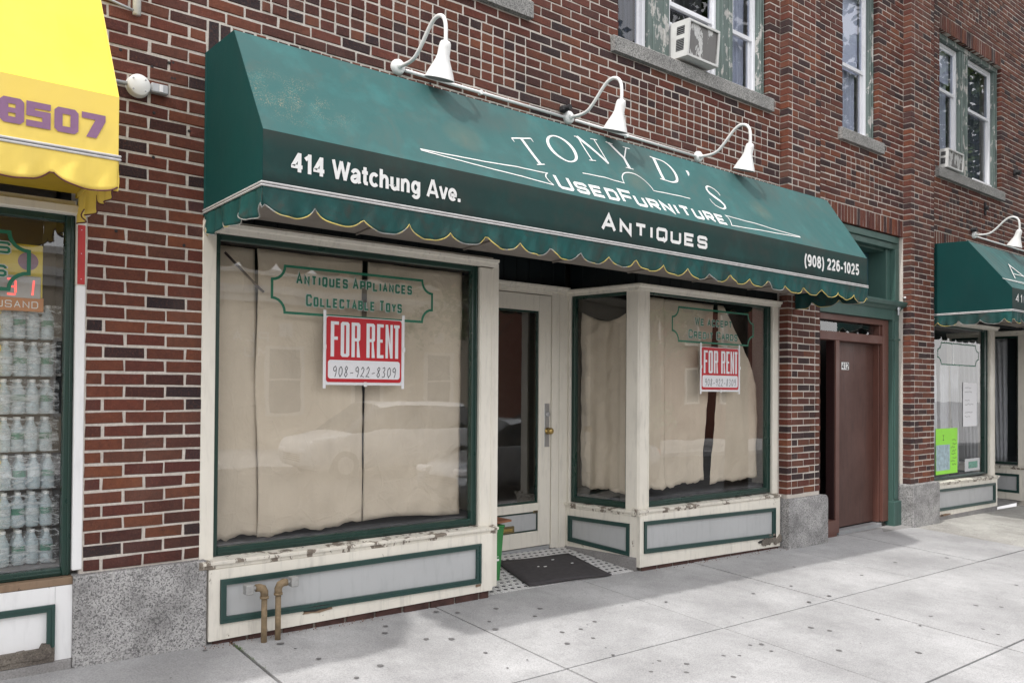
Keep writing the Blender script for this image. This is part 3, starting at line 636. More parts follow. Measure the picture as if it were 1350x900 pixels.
# ------------------------------------------------------------ air conditioners
def ac_unit(label, x0, x1, yf, z0, z1, tilt, white):
    t = thing('air_conditioner', label, 'air conditioner', (x0, .09, z0), 'window air conditioners of the flats')
    MX = Matrix.Translation((x0, .09, z0)) @ Matrix.Rotation(tilt, 4, 'X') @ Matrix.Translation((-x0, -.09, -z0)); c = 'ac_white'
    d = .006
    m = MB(MX); m.box(x0, x1, yf + .012, .09, z0, z0 + .012); m.box(x0, x1, yf + .012, .09, z1 - .012, z1); m.box(x0, x0 + .012, yf + .012, .09, z0 + .0121, z1 - .0121); m.box(x1 - .012, x1, yf + .012, .09, z0 + .0121, z1 - .0121)
    m.build('casing', c, t)
    m = MB(MX); m.box(x0 + .014, x1 - .014, yf + .02, yf + .03, z0 + .014, z1 - .014, .002); m.build('rear_plate', 'ac_metal' if white else 'ac_metal', t)
    m = MB(MX)
    for a, b, e_, f_ in ((x0, x1, z0, z0 + .02), (x0, x1, z1 - .02, z1)): m.box(a, b, yf, yf + .0118, e_, f_, .002)
    for a, b in ((x0, x0 + .02), (x1 - .02, x1)): m.box(a, b, yf + .0002, yf + .0117, z0 + .0202, z1 - .0202)
    m.build('rim', c, t)
    # louvred openings on the street-side cheek
    L = .09 - yf
    for a, b in ((.16, .38), (.5, .82)):
        m = MB(MX); za, zb = z1 - (z1 - z0) * b, z1 - (z1 - z0) * a
        m.box(x0 - .002, x0 + .001, yf + L * .22, yf + L * .62, za, zb); v = m.build('vent', 'dark_slot', t)
        m = MB(MX); n = max(3, int((zb - za) / .014))
        for i in range(n): z = za + (zb - za) * (i + .5) / n; m.box(x0 - .004, x0 - .0022, yf + L * .22, yf + L * .62, z - .0018, z + .0018)
        m.build('louvre', 'steel_grey', v)
    return t
ac_unit('bulky window air conditioner with flaking grey back above the awning', 5.553, 5.985, -.125, 4.372, 4.69, .07, True)
ac_unit('small grey-faced window air conditioner in the farther double window', 10.83, 11.30, -.06, 4.36, 4.60, .05, False)
m = MB(); m.box(5.57, 5.6, .085, .1, 4.69, 4.72); m.box(5.575, 6.19, .084, .1, 4.695, 4.715)
tag(m.build('support_bar', 'upvc'), 'white bar across the window just above the bulky air conditioner', 'bar')

# ============================================================ SHOPFRONT JOINERY
I4 = Matrix.Identity(4)
def frame_ring(mb, x0, x1, z0, z1, y0, y1, w, b=.004):
    mb.box(x0, x0 + w, y0, y1, z0, z1, b); mb.box(x1 - w, x1, y0, y1, z0, z1, b); mb.box(x0 + w, x1 - w, y0 + .0006, y1 - .0006, z0, z0 + w, b); mb.box(x0 + w, x1 - w, y0 + .0006, y1 - .0006, z1 - w, z1, b)
def bulkhead(par, mx, x0, x1, zb0, zb1, zt, ys, px0, px1, pz, rail=.07, pmat='grey_panel', cmat='cream_peel', bot=True):
    """panelled base under a window. zb0/zb1: bottom at left/right, pz: (bottom L, bottom R, top L, top R) of the green moulding"""
    a, b, c, d = pz
    def lerp(u, v, x): return u + (v - u) * (x - x0) / (x1 - x0)
    m = MB(mx)
    def bd(xa, xb, z1a, z1b, z2a, z2b, y=0):
        vs = [(xa, ys + y, z1a), (xb, ys + y, z1b), (xb, ys + y, z2b), (xa, ys + y, z2a)]; vs += [(p[0], ys + .04, p[2]) for p in vs]
        m.add(vs, [(0, 1, 2, 3), (4, 7, 6, 5), (0, 4, 5, 1), (1, 5, 6, 2), (2, 6, 7, 3), (3, 7, 4, 0)])
    bd(x0, px0 - .001, lerp(zb0, zb1, x0), lerp(zb0, zb1, px0), zt, zt); bd(px1 + .001, x1, lerp(zb0, zb1, px1), lerp(zb0, zb1, x1), zt, zt)
    bd(px0, px1, c, d, zt, zt, .002); 
    if bot: bd(px0, px1, lerp(zb0, zb1, px0), lerp(zb0, zb1, px1), a, b, .002)
    base = fixn(m.build('bulkhead', cmat, par))
    g = MB(mx)
    for wd, yo, dp in ((.034, -.006, .02), (.014, -.012, .01)):
        w = wd
        for q in range(4):
            P = [((px0, a), (px1, b), (px1 - w, b + w), (px0 + w, a + w)), ((px1, b), (px1, d), (px1 - w, d - w), (px1 - w, b + w)), ((px1, d), (px0, c), (px0 + w, c - w), (px1 - w, d - w)), ((px0, c), (px0, a), (px0 + w, a + w), (px0 + w, c - w))][q]
            vs = [(x, ys + yo, z) for x, z in P] + [(x, ys + yo + dp, z) for x, z in P]
            g.add(vs, [(0, 1, 2, 3), (0, 4, 5, 1), (1, 5, 6, 2), (2, 6, 7, 3), (3, 7, 4, 0)])
    fixn(g.build('panel_moulding', 'green_trim', base))
    p = MB(mx); w = .03; p.add([(px0 + w, ys + .014, a + w), (px1 - w, ys + .014, b + w), (px1 - w, ys + .014, d - w), (px0 + w, ys + .014, c - w)] + [(px0 + w, ys + .03, a + w), (px1 - w, ys + .03, b + w), (px1 - w, ys + .03, d - w), (px0 + w, ys + .03, c - w)], [(0, 1, 2, 3), (4, 7, 6, 5)])
    p.build('panel', pmat, base)
    return base
def cornice(par, mx, x0, x1, z, y, mat='cream_peel', name='cornice'):
    m = MB(mx); m.prism([(y, z - .055), (y - .012, z - .052), (y - .016, z - .03), (y - .032, z - .022), (y - .036, z - .004), (y - .03, z), (y + .06, z + .004), (y + .06, z - .055)], 'x', x0, x1)
    return fixn(m.build(name, mat, par))
def sillboard(par, mx, x0, x1, z, y, mat='sill_peel', dz=0):
    m = MB(mx); P = [(y, z - .045), (y - .008, z - .04), (y - .01, z - .02), (y - .026, z - .016), (y - .028, z - .002), (y - .02, z + .003), (y + .07, z + .012), (y + .07, z - .045)]
    n = len(P); vs = [(x0, p[0], p[1]) for p in P] + [(x1, p[0], p[1] + dz) for p in P]
    m.add(vs, [tuple(range(n))[::-1], tuple(range(n, 2 * n))] + [(i, (i + 1) % n, n + (i + 1) % n, n + i) for i in range(n)]); return fixn(m.build('window_sill', mat, par))
def bigwin(par, mx, x0, x1, z0, z1, wl, wr, wt, wb, y=.02, name='display_window'):
    """green timber bead round one sheet of plate glass"""
    m = MB(mx)
    m.box(x0, x0 + wl, y, y + .05, z0, z1, .005); m.box(x1 - wr, x1, y, y + .05, z0, z1, .005); m.box(x0 + wl, x1 - wr, y + .001, y + .049, z0, z0 + wb, .005); m.box(x0 + wl, x1 - wr, y + .001, y + .049, z1 - wt, z1, .005)
    if wr > .03: m.box(x1 - wr * .45, x1 - wr * .25, y - .008, y + .002, z0, z1, .003)
    if wb > .02: m.box(x0 + wl, x1 - wr, y - .006, y + .002, z0 + wb * .3, z0 + wb * .6, .003)
    w = m.build(name, 'green_dark', par)
    g = MB(mx); g.box(x0 + wl - .005, x1 - wr + .005, y + .03, y + .038, z0 + wb - .005, z1 - wt + .005); g.build('glass_pane', 'shop_glass', w)
    return w
def sheet(name, mx, lx, rx, top, bot, y, label, cat, amp=.0055, nu=40, nv=50, mat='kraft_paper', group=None, fold=0, seed=0):
    """hanging sheet; lx, rx: functions of v (0 bottom..1 top); top, bot: functions of u"""
    rd = random.Random(seed + 5); ph = [rd.uniform(0, 6) for _ in range(6)]
    def fn(u, v):
        x = lx(v) + (rx(v) - lx(v)) * u; zb, zt = bot(u), top(u); z = zb + (zt - zb) * v
        d = amp * (math.sin(x * 9 + ph[0] + z * 2) + .6 * math.sin(z * 13 + x * 7 + ph[1]) + .5 * math.sin(x * 31 + ph[2] + 1.5 * math.sin(z * 5)) + .35 * math.sin(z * 37 - x * 21 + ph[3]))
        e = min(v * 8, 1); d -= (1 - e) * .006 * (1 + math.sin(x * 24 + ph[4]))
        return (x, y + d + fold * math.sin(u * 26 + ph[5]), z)
    m = MB(mx); m.grid(nu, nv, fn); o = m.build(name, mat, None, True)
    sm = o.modifiers.new('thickness', 'SOLIDIFY'); sm.thickness = .0012
    return tag(o, label, cat, group)

# ---- the vacant shop
shop = thing('shopfront', 'vacant shopfront with cream posts, green beads and grey base panels under the long green awning', 'shopfront')
# left window
def vpost(par, mx, x0, x1, y0, y1, z0, z1, mat='cream_post', grooves=1, name='post'):
    m = MB(mx); m.box(x0, x1, y0, y1, z0, z1, .004)
    if grooves: m.box(x0 + .006, x0 + .018, y0 - .006, y0 + .001, z0 + .002, z1 - .002, .003); m.box(x1 - .018, x1 - .006, y0 - .006, y0 + .001, z0 + .002, z1 - .002, .003)
    return m.build(name, mat, par)
vpost(shop, I4, 1.500, 1.577, -.006, .1, .492, 2.335, 'cream_paint', 0); vpost(shop, I4, 3.432, 3.548, -.006, .12, .47, 2.322, 'cream_paint')
bigwin(shop, I4, 1.578, 3.431, .502, 2.330, .03, .048, .035, .048)
m = MB(); m.box(1.504, 3.545, -.004, .1, 2.323 + .008, 2.40); m.build('head_rail', 'cream_paint', shop)
cornice(shop, I4, 1.50, 3.575, 2.385, -.005)
sillboard(shop, I4, 1.485, 3.56, .490, -.045, dz=-.006)
bulkhead(shop, I4, 1.538, 3.515, .052, .045, .446, -.058, 1.60, 3.412, (.142, .109, .387, .384))
# right window, corner post, return
PM = 'cream_paint'
bigwin(shop, I4, 5.222, 7.035, .468, 2.310, .012, .055, .03, .05)
vpost(shop, I4, 5.085, 5.220, -.006, .12, .455, 2.312); vpost(shop, I4, 7.037, 7.125, -.006, .1, .452, 2.30, PM, 0)
m = MB(); m.box(5.10, 7.12, -.004, .1, 2.313, 2.36); m.build('head_rail', 'cream_paint', shop)
cornice(shop, I4, 5.063, 7.15, 2.352, -.005)
sillboard(shop, I4, 5.05, 7.125, .462, -.03, dz=-.02)
bulkhead(shop, I4, 5.075, 7.105, -.005, -.058, .42, -.044, 5.115, 7.02, (.105, .040, .371, .325))
# splayed return beside the door: local x runs from the door wall out to the street corner
bx_ = Vector((4.965, .76, 0)); cx_ = Vector((5.082, -.003, 0)); ux = (cx_ - bx_); RL = ux.length; ux.normalize(); uy = Vector((-ux.y, ux.x, 0))
MR = Matrix(((ux.x, uy.x, 0, bx_.x), (ux.y, uy.y, 0, bx_.y), (0, 0, 1, 0), (0, 0, 0, 1)))
bigwin(shop, MR, .055, RL - .125, .464, 2.30, .035, .012, .03, .05, y=.015, name='side_window')
vpost(shop, MR, .0, .053, 0, .08, .44, 2.31); vpost(shop, MR, RL - .123, RL - .001, 0, .0795, .44, 2.31, 'cream_paint', 0)
m = MB(MR); m.box(.002, RL - .002, .002, .08, 2.311, 2.36); m.build('head_rail', 'cream_paint', shop)
cornice(shop, MR, 0, RL + .02, 2.352, 0)
sillboard(shop, MR, -.0, RL - .012, .452, -.006)
bulkhead(shop, MR, .0, RL - .004, .075, -.01, .41, -.012, .05, RL - .07, (.118, .075, .345, .345))
m = MB(); m.box(5.068, 5.086, -.046, .0, -.008, .418, .003); m.build('corner_bead', 'cream_peel', shop)
# kerb strip of cement under the return, brick footings under the bases
m = MB(MR); m.prism([(.0, -.04), (-.035, -.04), (-.03, .055), (0, .08)], 'x', .0, RL); fixn(m.build('cement_fillet', 'concrete_curb', shop))
def footing(x0, x1, yf, zf, mortar_y=.012):
    m = MB(); m.box(x0, x1, yf + .009, .1, -.3, zf - .005); m.build('footing', 'rubble', shop)
    x = x0
    while x < x1 - .05:
        w = min(.2, x1 - x); b = MB(); b.box(x + .005, x + w - .005, yf + U(-.004, .004), .05, gz(x, 0) - .04, min(zf, gz(x, 0) + .048), .004); b.build('brick', 'brick_dirty', shop); x += .206
footing(1.56, 3.50, -.045, .052); footing(5.10, 7.10, -.032, .0)
# rotten hole in the left base, broken corner in the right one
def rot(x0, x1, z0, z1, y, par, mat='rubble', n=14, seed=1):
    rd = random.Random(seed); m = MB(); pts = []
    for i in range(n):
        a = 2 * math.pi * i / n; r = rd.uniform(.6, 1.1); pts.append(((x0 + x1) / 2 + (x1 - x0) / 2 * r * math.cos(a), (z0 + z1) / 2 + (z1 - z0) / 2 * r * math.sin(a)))
    m.prism(pts, 'y', y - .004, y + .03); o = fixn(m.build('rotten_wood', mat, par)); return o
rot(2.06, 2.33, .106, .158, -.058, shop, 'wood_bare', 16, 3); rot(2.09, 2.29, .118, .15, -.0615, shop, 'interior_dark', 14, 5); rot(3.36, 3.42, .085, .105, -.058, shop, 'wood_bare', 9, 8)
for i in range(9): rot(6.78 + .034 * i, 6.86 + .034 * i, -.03 + U(-.01, .01), .03 + U(.0, .05), -.047 - .001 * i, shop, 'rubble', 8, 20 + i)
rot(6.74, 6.80, .0, .035, -.049, shop, 'interior_dark', 8, 40)
# door wall
Yd = .744
door = thing('shop_door', 'cream shop door with tall glass, brass knob and mail slot, in the recess', 'door', (4.3, Yd, .09))
dx0, dx1, dz0, dz1 = 3.885, 4.773, .105, 2.285
m = MB(); m.box(4.635, dx1, Yd, Yd + .045, dz0, dz1, .003); m.box(dx0, 3.985, Yd, Yd + .045, dz0, dz1, .003); m.box(3.985, 4.635, Yd + .0007, Yd + .044, 2.145, dz1, .003); m.box(3.985, 4.635, Yd + .0007, Yd + .044, .405, .478, .003)
m.box(3.985, 4.635, Yd + .0007, Yd + .044, dz0, .236, .003)
m.build('door_frame', 'cream_paint', door)
m = MB(); frame_ring(m, 3.986, 4.634, .479, 2.144, Yd + .008, Yd + .036, .016); g_ = m.build('glass_bead', 'green_dark', door)
m = MB(); m.box(4.0, 4.62, Yd + .018, Yd + .026, .492, 2.13); m.build('glass_pane', 'shop_glass', door)
m = MB(); frame_ring(m, 3.986, 4.634, .237, .404, Yd + .004, Yd + .03, .012); m.build('panel_bead', 'green_dark', door)
m = MB(); m.box(3.997, 4.623, Yd + .014, Yd + .03, .248, .394); m.build('door_panel', 'grey_panel', door)
m = MB(); m.box(4.06, 4.368, Yd - .004, Yd + .016, .245, .302, .003); ms = m.build('mail_slot', 'brass_dull', door); m = MB(); m.box(4.085, 4.345, Yd - .008, Yd - .003, .262, .287, .002); m.build('flap', 'brass', ms)
m = MB(); m.box(4.575, 4.628, Yd - .008, Yd + .002, .392, .415, .006); m.build('small_vent', 'brass_dull', door); m = MB(); m.box(4.585, 4.618, Yd - .0095, Yd - .0075, .398, .409); m.build('small_slot', 'dark_slot', door)
m = MB(); m.box(4.700, 4.757, Yd - .004, Yd + .001, .96, 1.34, .002); m.build('push_plate', 'aluminium', door)
m = MB(); m.lathe([(0, .02), (.018, .02), (.024, .014), (.026, 0)], (4.728, Yd - .004, 1.245), (0, -1, 0)); m.build('deadbolt', 'steel_grey', door, True)
m = MB(); m.lathe([(.0, .062), (.014, .062), (.026, .053), (.030, .040), (.026, .026), (.012, .018), (.012, .006), (.030, .004), (.030, 0)], (4.735, Yd - .004, 1.10), (0, -1, 0)); m.build('door_knob', 'brass', door, True)
m = MB(); m.box(3.83, 3.883, Yd - .01, Yd + .06, .07, 2.335, .003); m.box(4.777, 4.845, Yd - .012, Yd + .06, .07, 2.335, .003); m.box(3.883, 4.777, Yd - .0095, Yd + .06, 2.292, 2.335, .003)
m.box(4.846, 4.875, Yd + .002, Yd + .06, .06, 2.335, .003); m.box(4.876, 4.975, Yd - .002, Yd + .06, .06, 2.335, .003); m.box(3.55, 3.829, Yd - .002, Yd + .06, .06, 2.335, .003); m.build('door_case', 'cream_paint', shop)
cornice(shop, I4, 3.55, 4.962, 2.372, Yd - .012)
m = MB(); m.box(3.884, 4.776, Yd + .01, Yd + .05, .05, .098, .002); m.build('threshold', 'steel_grey', shop)
m = MB(); m.prism([(3.55, .0), (3.60, .0), (3.86, Yd), (3.80, Yd)], 'z', .05, 2.36); fixn(m.build('left_return', 'cream_paint', shop))
# dark boarding over the windows and above the recess: one board each
def boards(x0, x1, y, z0, z1, mx=I4, w=.14):
    x = x0
    while x < x1 - .01:
        e_ = min(x + w, x1); m = MB(mx); m.box(x + .002, e_ - .002, y, y + .02, z0, z1, .003); m.build('board', 'black_board', shop); x += w
boards(1.52, 3.55, .015, 2.402, 3.30); boards(5.09, 7.14, .015, 2.362, 3.30); boards(3.56, 4.97, Yd + .03, 2.374, 2.92); boards(.02, RL - .05, .03, 2.362, 2.92, MR)
m = MB(); m.box(3.5, 5.2, .012, .9, 2.93, 2.96); m.box(3.552, 5.088, .014, .04, 2.961, 3.30); m.box(3.5, 3.56, .04, .78, 2.37, 2.92); m.build('recess_ceiling', 'black_board', shop)
m = MB(); m.box(1.52, 3.57, .10, 1.0, .52, .555); m.prism([(5.11, .11), (7.14, .11), (7.14, 1.0), (5.02, 1.0)], 'z', .5, .535); fixn(m.build('display_floor', 'display_floor', shop))
m = MB(); m.box(1.3, 7.18, 1.6, 1.65, .02, 3.3); m.build('inner_partition', 'interior_wall', shop)
m = MB(); m.box(1.52, 3.57, .12, .9, 2.34, 2.36); m.box(5.2, 7.14, .12, .9, 2.34, 2.36); m.build('display_ceiling', 'interior_dark', shop)

# ---- brown paper behind the glass
wob = lambda a, b, s: (lambda u: a + (b - a) * u + .009 * math.sin(u * 11 + s) + .005 * math.sin(u * 29 + 2 * s) + .003 * math.sin(u * 67 + s))
G_ = 'brown paper sheets covering the shop windows'
sheet('paper_sheet', I4, lambda v: 1.612 + .01 * (1 - v), lambda v: 1.90 - .035 * v, lambda u: 2.29 - .0 * u, wob(.562, .585, 1), .165, 'narrow brown paper strip at the far left of the large window', 'paper sheet', seed=1, nu=16)
sheet('paper_sheet', I4, lambda v: 1.885 - .025 * v + .008 * math.sin(v * 9), lambda v: 2.585 + .004 * math.sin(v * 7) - .02 * v * v, lambda u: 2.29, wob(.568, .59, 4), .135, 'wide creased brown paper sheet behind the for rent sign in the large window', 'paper sheet', seed=2)
sheet('paper_sheet', I4, lambda v: 2.60 + .02 * v, lambda v: 3.372 + .01 * v, lambda u: 2.29, lambda u: .59 - .01 * u + .012 * math.sin(u * 5), .155, 'smooth brown paper sheet on the right side of the large window', 'paper sheet', seed=3)
sheet('paper_sheet', I4, lambda v: 5.20, lambda v: 5.585 - .005 * v, lambda u: 2.275, wob(.60, .595, 2), .14, 'narrow brown paper strip beside the corner post in the smaller window', 'paper sheet', seed=4, nu=18)
sheet('paper_sheet', I4, lambda v: 5.60, lambda v: 6.16 + .18 * max(0, v - .15), lambda u: 2.275, wob(.60, .625, 3), .16, 'brown paper sheet in the middle of the smaller window', 'paper sheet', seed=6)
def rx2(v):
    z = .6 + v * 1.67
    for (za, xa), (zb, xb) in zip(((.5, 7.0), (.9, 6.97), (1.25, 7.0), (1.5, 6.98), (1.75, 6.85), (1.95, 6.70), (2.28, 6.44)), ((.9, 6.97), (1.25, 7.0), (1.5, 6.98), (1.75, 6.85), (1.95, 6.70), (2.28, 6.44), (2.5, 6.4))):
        if za <= z <= zb: return xa + (xb - xa) * (z - za) / (zb - za)
    return 6.44
sheet('paper_sheet', I4, lambda v: 6.235 + .13 * min(1, v * 1.6), rx2, lambda u: 2.275, wob(.60, .60, 5), .148, 'brown paper sheet with its upper right corner torn off, in the smaller window', 'paper sheet', seed=7)
sheet('paper_sheet', MR, lambda v: .085, lambda v: RL - .13, lambda u: 2.16 - .09 * math.sin(u * 3.1), wob(.60, .57, 2), .12, 'brown paper behind the narrow side window of the recess', 'paper sheet', seed=9, amp=.012, fold=.006)
for t_ in bpy.data.objects:
    if t_.name.startswith('paper_sheet'): t_['group'] = G_
# dark wooden rod leaning in the top left corner of the large window
m = MB(); m.tube([(1.66, .10, 2.24), (1.86, .11, 2.06), (1.90, .115, 2.03)], .008, 8); tag(m.build('wooden_rod', 'brown_dark'), 'thin dark rod hanging in the upper left corner of the large window', 'rod')

# ---- painted window lettering (transfers on the glass)
def decal_frame(mb, x0, x1, z0, z1, nx, nz, w, fn):
    def arc(cx, cz, a0):
        return [(cx + nx * math.cos(a0 + i * math.pi / 2 / 6), cz + nz * math.sin(a0 + i * math.pi / 2 / 6)) for i in range(7)]
    pts = arc(x0, z0, 0)[::-1][::-1]
    path = []
    path += [(x0 + nx * math.sin(t), z1 - nz * math.cos(t)) for t in [i * math.pi / 12 for i in range(7)]]
    path += [(x1 - nx * math.cos(t), z1 - nz * math.sin(t)) for t in [i * math.pi / 12 for i in range(7)]]
    path += [(x1 - nx * math.sin(t), z0 + nz * math.cos(t)) for t in [i * math.pi / 12 for i in range(7)]]
    path += [(x0 + nx * math.cos(t), z0 + nz * math.sin(t)) for t in [i * math.pi / 12 for i in range(7)]]
    path.append(path[0]); stroke(mb, path, w, fn)
def on_glass(yg, mx=I4): return lambda x, z, l=0: mx @ Vector((x, yg - .0015 - l, z))
def outlined(par, text, x0, x1, z, h, fn, caps=.82, sw=.0115):
    a = MB(); fitword(a, text, x0, x1, z, h, sw + .0085, lambda x, zz, l=0: fn(x, zz, l), caps, .26); a.build('letter_outline', 'decal_white', par)
    b = MB(); fitword(b, text, x0 + .0042, x1 - .0042, z + .0042, h - .0084, sw, lambda x, zz, l=0: fn(x, zz, l + .0012), caps, .26 + .11); b.build('letters', 'decal_green', par)
yg = .05
m = MB(); decal_frame(m, 1.925, 3.06, 1.91, 2.19, .08, .085, .016, on_glass(yg)); dl = m.build('window_transfer', 'decal_green'); tag(dl, 'green bordered window lettering reading ANTIQUES APPLIANCES COLLECTABLE TOYS', 'window lettering')
outlined(dl, 'Antiques Appliances', 2.072, 2.895, 2.083, .08, on_glass(yg)); outlined(dl, 'Collectable Toys', 2.137, 2.82, 1.955, .08, on_glass(yg))
m = MB(); decal_frame(m, 5.577, 6.78, 1.90, 2.20, .085, .09, .016, on_glass(yg)); dl = m.build('window_transfer', 'decal_green'); tag(dl, 'green bordered window lettering reading WE ACCEPT CREDIT CARDS', 'window lettering')
outlined(dl, 'We accept', 5.885, 6.44, 2.05, .083, on_glass(yg)); outlined(dl, 'Credit Cards', 5.795, 6.525, 1.93, .083, on_glass(yg))

# ---- FOR RENT signs hanging on the glass
HW = {'9': [(.8, .75), (.5, 1), (.15, .85), (.2, .6), (.5, .52), (.8, .75), (.72, .3), (.55, 0)], '0': [(.5, 1), (.15, .75), (.15, .3), (.45, 0), (.8, .3), (.8, .75), (.5, 1)], '8': [(.75, .85), (.45, 1), (.2, .8), (.45, .55), (.75, .25), (.45, 0), (.15, .2), (.4, .5), (.75, .85)],
      '2': [(.15, .75), (.45, 1), (.75, .8), (.6, .45), (.1, .05), (.4, .1), (.85, .02)], '3': [(.15, .9), (.55, 1), (.7, .78), (.4, .55), (.75, .35), (.6, .05), (.15, .05)], '-': [(.15, .45), (.8, .5)]}
def rent_sign(x0, x1, z0, z1, label):
    t = thing('rent_sign', label, 'sign', (x0, .03, z0), 'for rent signs in the two shop windows'); y = .042
    m = MB(); m.box(x0 + .006, x1 - .006, y, y + .005, z0 + .03, z1 - .035, .001); m.build('back_board', 'sign_white', t)
    # plastic channel frame with lugs and clips
    m = MB(); m.box(x0, x0 + .02, y - .005, y - .0002, z0, z1, .002); m.box(x1 - .02, x1, y - .005, y - .0002, z0, z1, .002); m.box(x0 + .021, x1 - .021, y - .0045, y - .0002, z0 + .022, z0 + .038, .002); m.build('channel', 'sign_white', t)
    for cx, cz in ((x0 - .002, (z0 + z1) / 2), (x1 - .018, (z0 + z1) / 2), ((x0 + x1) / 2 - .01, z0 + .012)):
        m = MB(); m.box(cx, cx + .022, y - .011, y - .0052, cz, cz + .03, .002); m.build('clip', 'white_plastic', t)
    a, b, c, d = x0 + .022, x1 - .022, z0 + .04, z1 - .04
    m = MB(); n = 5; r = .018
    def rr(a, b, c, d, r): return [(a + r - r * math.cos(q), c + r - r * math.sin(q)) for q in [i * math.pi / 2 / n for i in range(n + 1)]] + [(b - r + r * math.sin(q), c + r - r * math.cos(q)) for q in [i * math.pi / 2 / n for i in range(n + 1)]] + [(b - r + r * math.cos(q), d - r + r * math.sin(q)) for q in [i * math.pi / 2 / n for i in range(n + 1)]] + [(a + r - r * math.sin(q), d - r + r * math.cos(q)) for q in [i * math.pi / 2 / n for i in range(n + 1)]]
    m.poly([(p[0], y - .0012, p[1]) for p in rr(a, b, c, d, r)]); rp = m.build('red_print', 'red_sign', t)
    h = d - c; m = MB(); m.poly([(p[0], y - .0024, p[1]) for p in rr(a + .012, b - .012, c + .022, c + h * .34, r)]); m.build('number_field', 'sign_white', t)
    m = MB(); f = lambda x, z, l=0: Vector((x, y - .0024 - l, z)); W = b - a
    lets = [('F', .045, .150), ('O', .175, .290), ('R', .318, .435), ('R', .52, .637), ('E', .665, .758), ('N', .785, .888), ('T', .905, .985)]
    for ch, u0, u1 in lets:
        sw = .029; zz0, zz1 = c + h * .39, c + h * .93; p0, p1 = a + W * (.01 + u0 * .975), a + W * (.01 + u1 * .975)
        heavy(m, ch, p0, p1, zz0, zz1, (.0235 if ch != 'N' else .0205) * (W / .54), f)
    m.build('sign_lettering', 'sign_white', rp)
    m = MB(); s = '908-922-8309'; n = len(s)
    for i, ch in enumerate(s):
        cw = W * .86 / n; x = a + W * .075 + i * cw
        pl = HW[ch]; h2 = .066 if ch != '-' else .055
        Q = [(x + p[0] * cw * .85 + p[1] * .006, c + .033 + p[1] * h2 + U(-.001, .001)) for p in pl]
        stroke(m, Q, .0042, lambda x, z, l=0: Vector((x, y - .0036 - l, z)))
    m.build('handwriting', 'ink', t)
    return t
rent_sign(2.253, 2.838, 1.456, 1.944, 'red and white FOR RENT sign in the large left window')
rent_sign(5.955, 6.555, 1.432, 1.898, 'red and white FOR RENT sign in the smaller right window, under the credit card lettering')

# ---- stand pipes, bin, mat
def standpipe(x, top, s, label):
    t = thing('standpipe', label, 'pipe', (x, -.13, .03), 'capped pipes in front of the shop base'); r = .0165
    m = MB(); m.tube([(x, -.135, -.02), (x, -.135, top - .05)], r, 14); m.build('riser', 'rust_pipe', t, True)
    m = MB(); m.tube([(x, -.135, top - .06), (x, -.135, top - .03), (x - .01 * s, -.135, top - .008), (x - .03 * s, -.135, top), (x - .052 * s, -.135, top)], [.0215, .0225, .0225, .0225, .021], 14); m.tube([(x, -.135, top - .066), (x, -.135, top - .054)], .025, 14); m.build('elbow', 'rust_pipe', t, True)
    m = MB(); m.tube([(x - .05 * s, -.135, top), (x - .07 * s, -.135, top)], .012, 10); m.box(min(x - .07 * s, x - .115 * s), max(x - .07 * s, x - .115 * s), -.162, -.108, top - .03, top + .026, .004); m.build('cap', 'cap_metal', t)
standpipe(1.823, .33, 1, 'left of the two rusty capped standpipes before the shop base')
standpipe(1.905, .338, -1, 'right of the two rusty capped standpipes before the shop base')
binn = thing('green_bin', 'green plastic bin tucked in the recess behind the shop post', 'bin', (3.66, .22, .05))
m = MB(); T = [(3.56, .09), (3.735, .09), (3.735, .36), (3.56, .36)]; B = [(3.565, .11), (3.712, .11), (3.712, .33), (3.565, .33)]
m.add([(x, y, .055) for x, y in B] + [(x, y, .455) for x, y in T], [(0, 1, 5, 4), (1, 2, 6, 5), (2, 3, 7, 6), (3, 0, 4, 7), (3, 2, 1, 0)]); m.build('bin_body', 'bin_green', binn)
m = MB(); m.box(3.555, 3.742, .082, .37, .445, .462, .004); m.box(3.73, 3.744, .1, .33, .41, .445, .003); m.build('bin_rim', 'bin_green', binn)
m = MB()
for i in range(6): m.box(3.645, 3.70 - .004 * (i % 3), .1015 - .0035 * (i * .03 + .1), .1055 - .0035, .2 + .03 * i, .215 + .03 * i)
m.build('bin_print', 'letter_white', binn)
m = MB(); m.prism([(3.56, .05), (3.815, .10), (3.80, .40), (3.56, .40)], 'z', .478, .492); o = fixn(m.build('wooden_board', 'board_brown')); tag(o, 'thin brown board lying across the top of the green bin', 'board')
m = MB(); Q = [(3.93, .02), (4.75, -.03), (4.80, .535), (4.04, .575)]
zf = lambda x, y: gz(x, -.05) + .125 * max(y, 0) + .006
vs = []
for j in range(9):
    for i in range(13):
        u, v = i / 12, j / 8; xa = Q[0][0] + (Q[1][0] - Q[0][0]) * u; ya = Q[0][1] + (Q[1][1] - Q[0][1]) * u; xb = Q[3][0] + (Q[2][0] - Q[3][0]) * u; yb = Q[3][1] + (Q[2][1] - Q[3][1]) * u
        x, y = xa + (xb - xa) * v, ya + (yb - ya) * v; vs.append((x, y, zf(x, y) + .012 + .003 * math.sin(x * 9 + y * 5)))
fs = [(j * 13 + i, j * 13 + i + 1, (j + 1) * 13 + i + 1, (j + 1) * 13 + i) for j in range(8) for i in range(12)]
m.add(vs, fs); o = m.build('door_mat', 'mat_rubber', None, True); sm = o.modifiers.new('thickness', 'SOLIDIFY'); sm.thickness = .01; tag(o, 'worn black rubber mat on the white mosaic before the shop door', 'door mat')
m = MB()
for x, y in ((4.28, .33), (4.52, .43), (4.62, .3), (4.33, .31)): m.box(x, x + U(.01, .03), y, y + .012, zf(x, y) + .0145, zf(x, y) + .018)
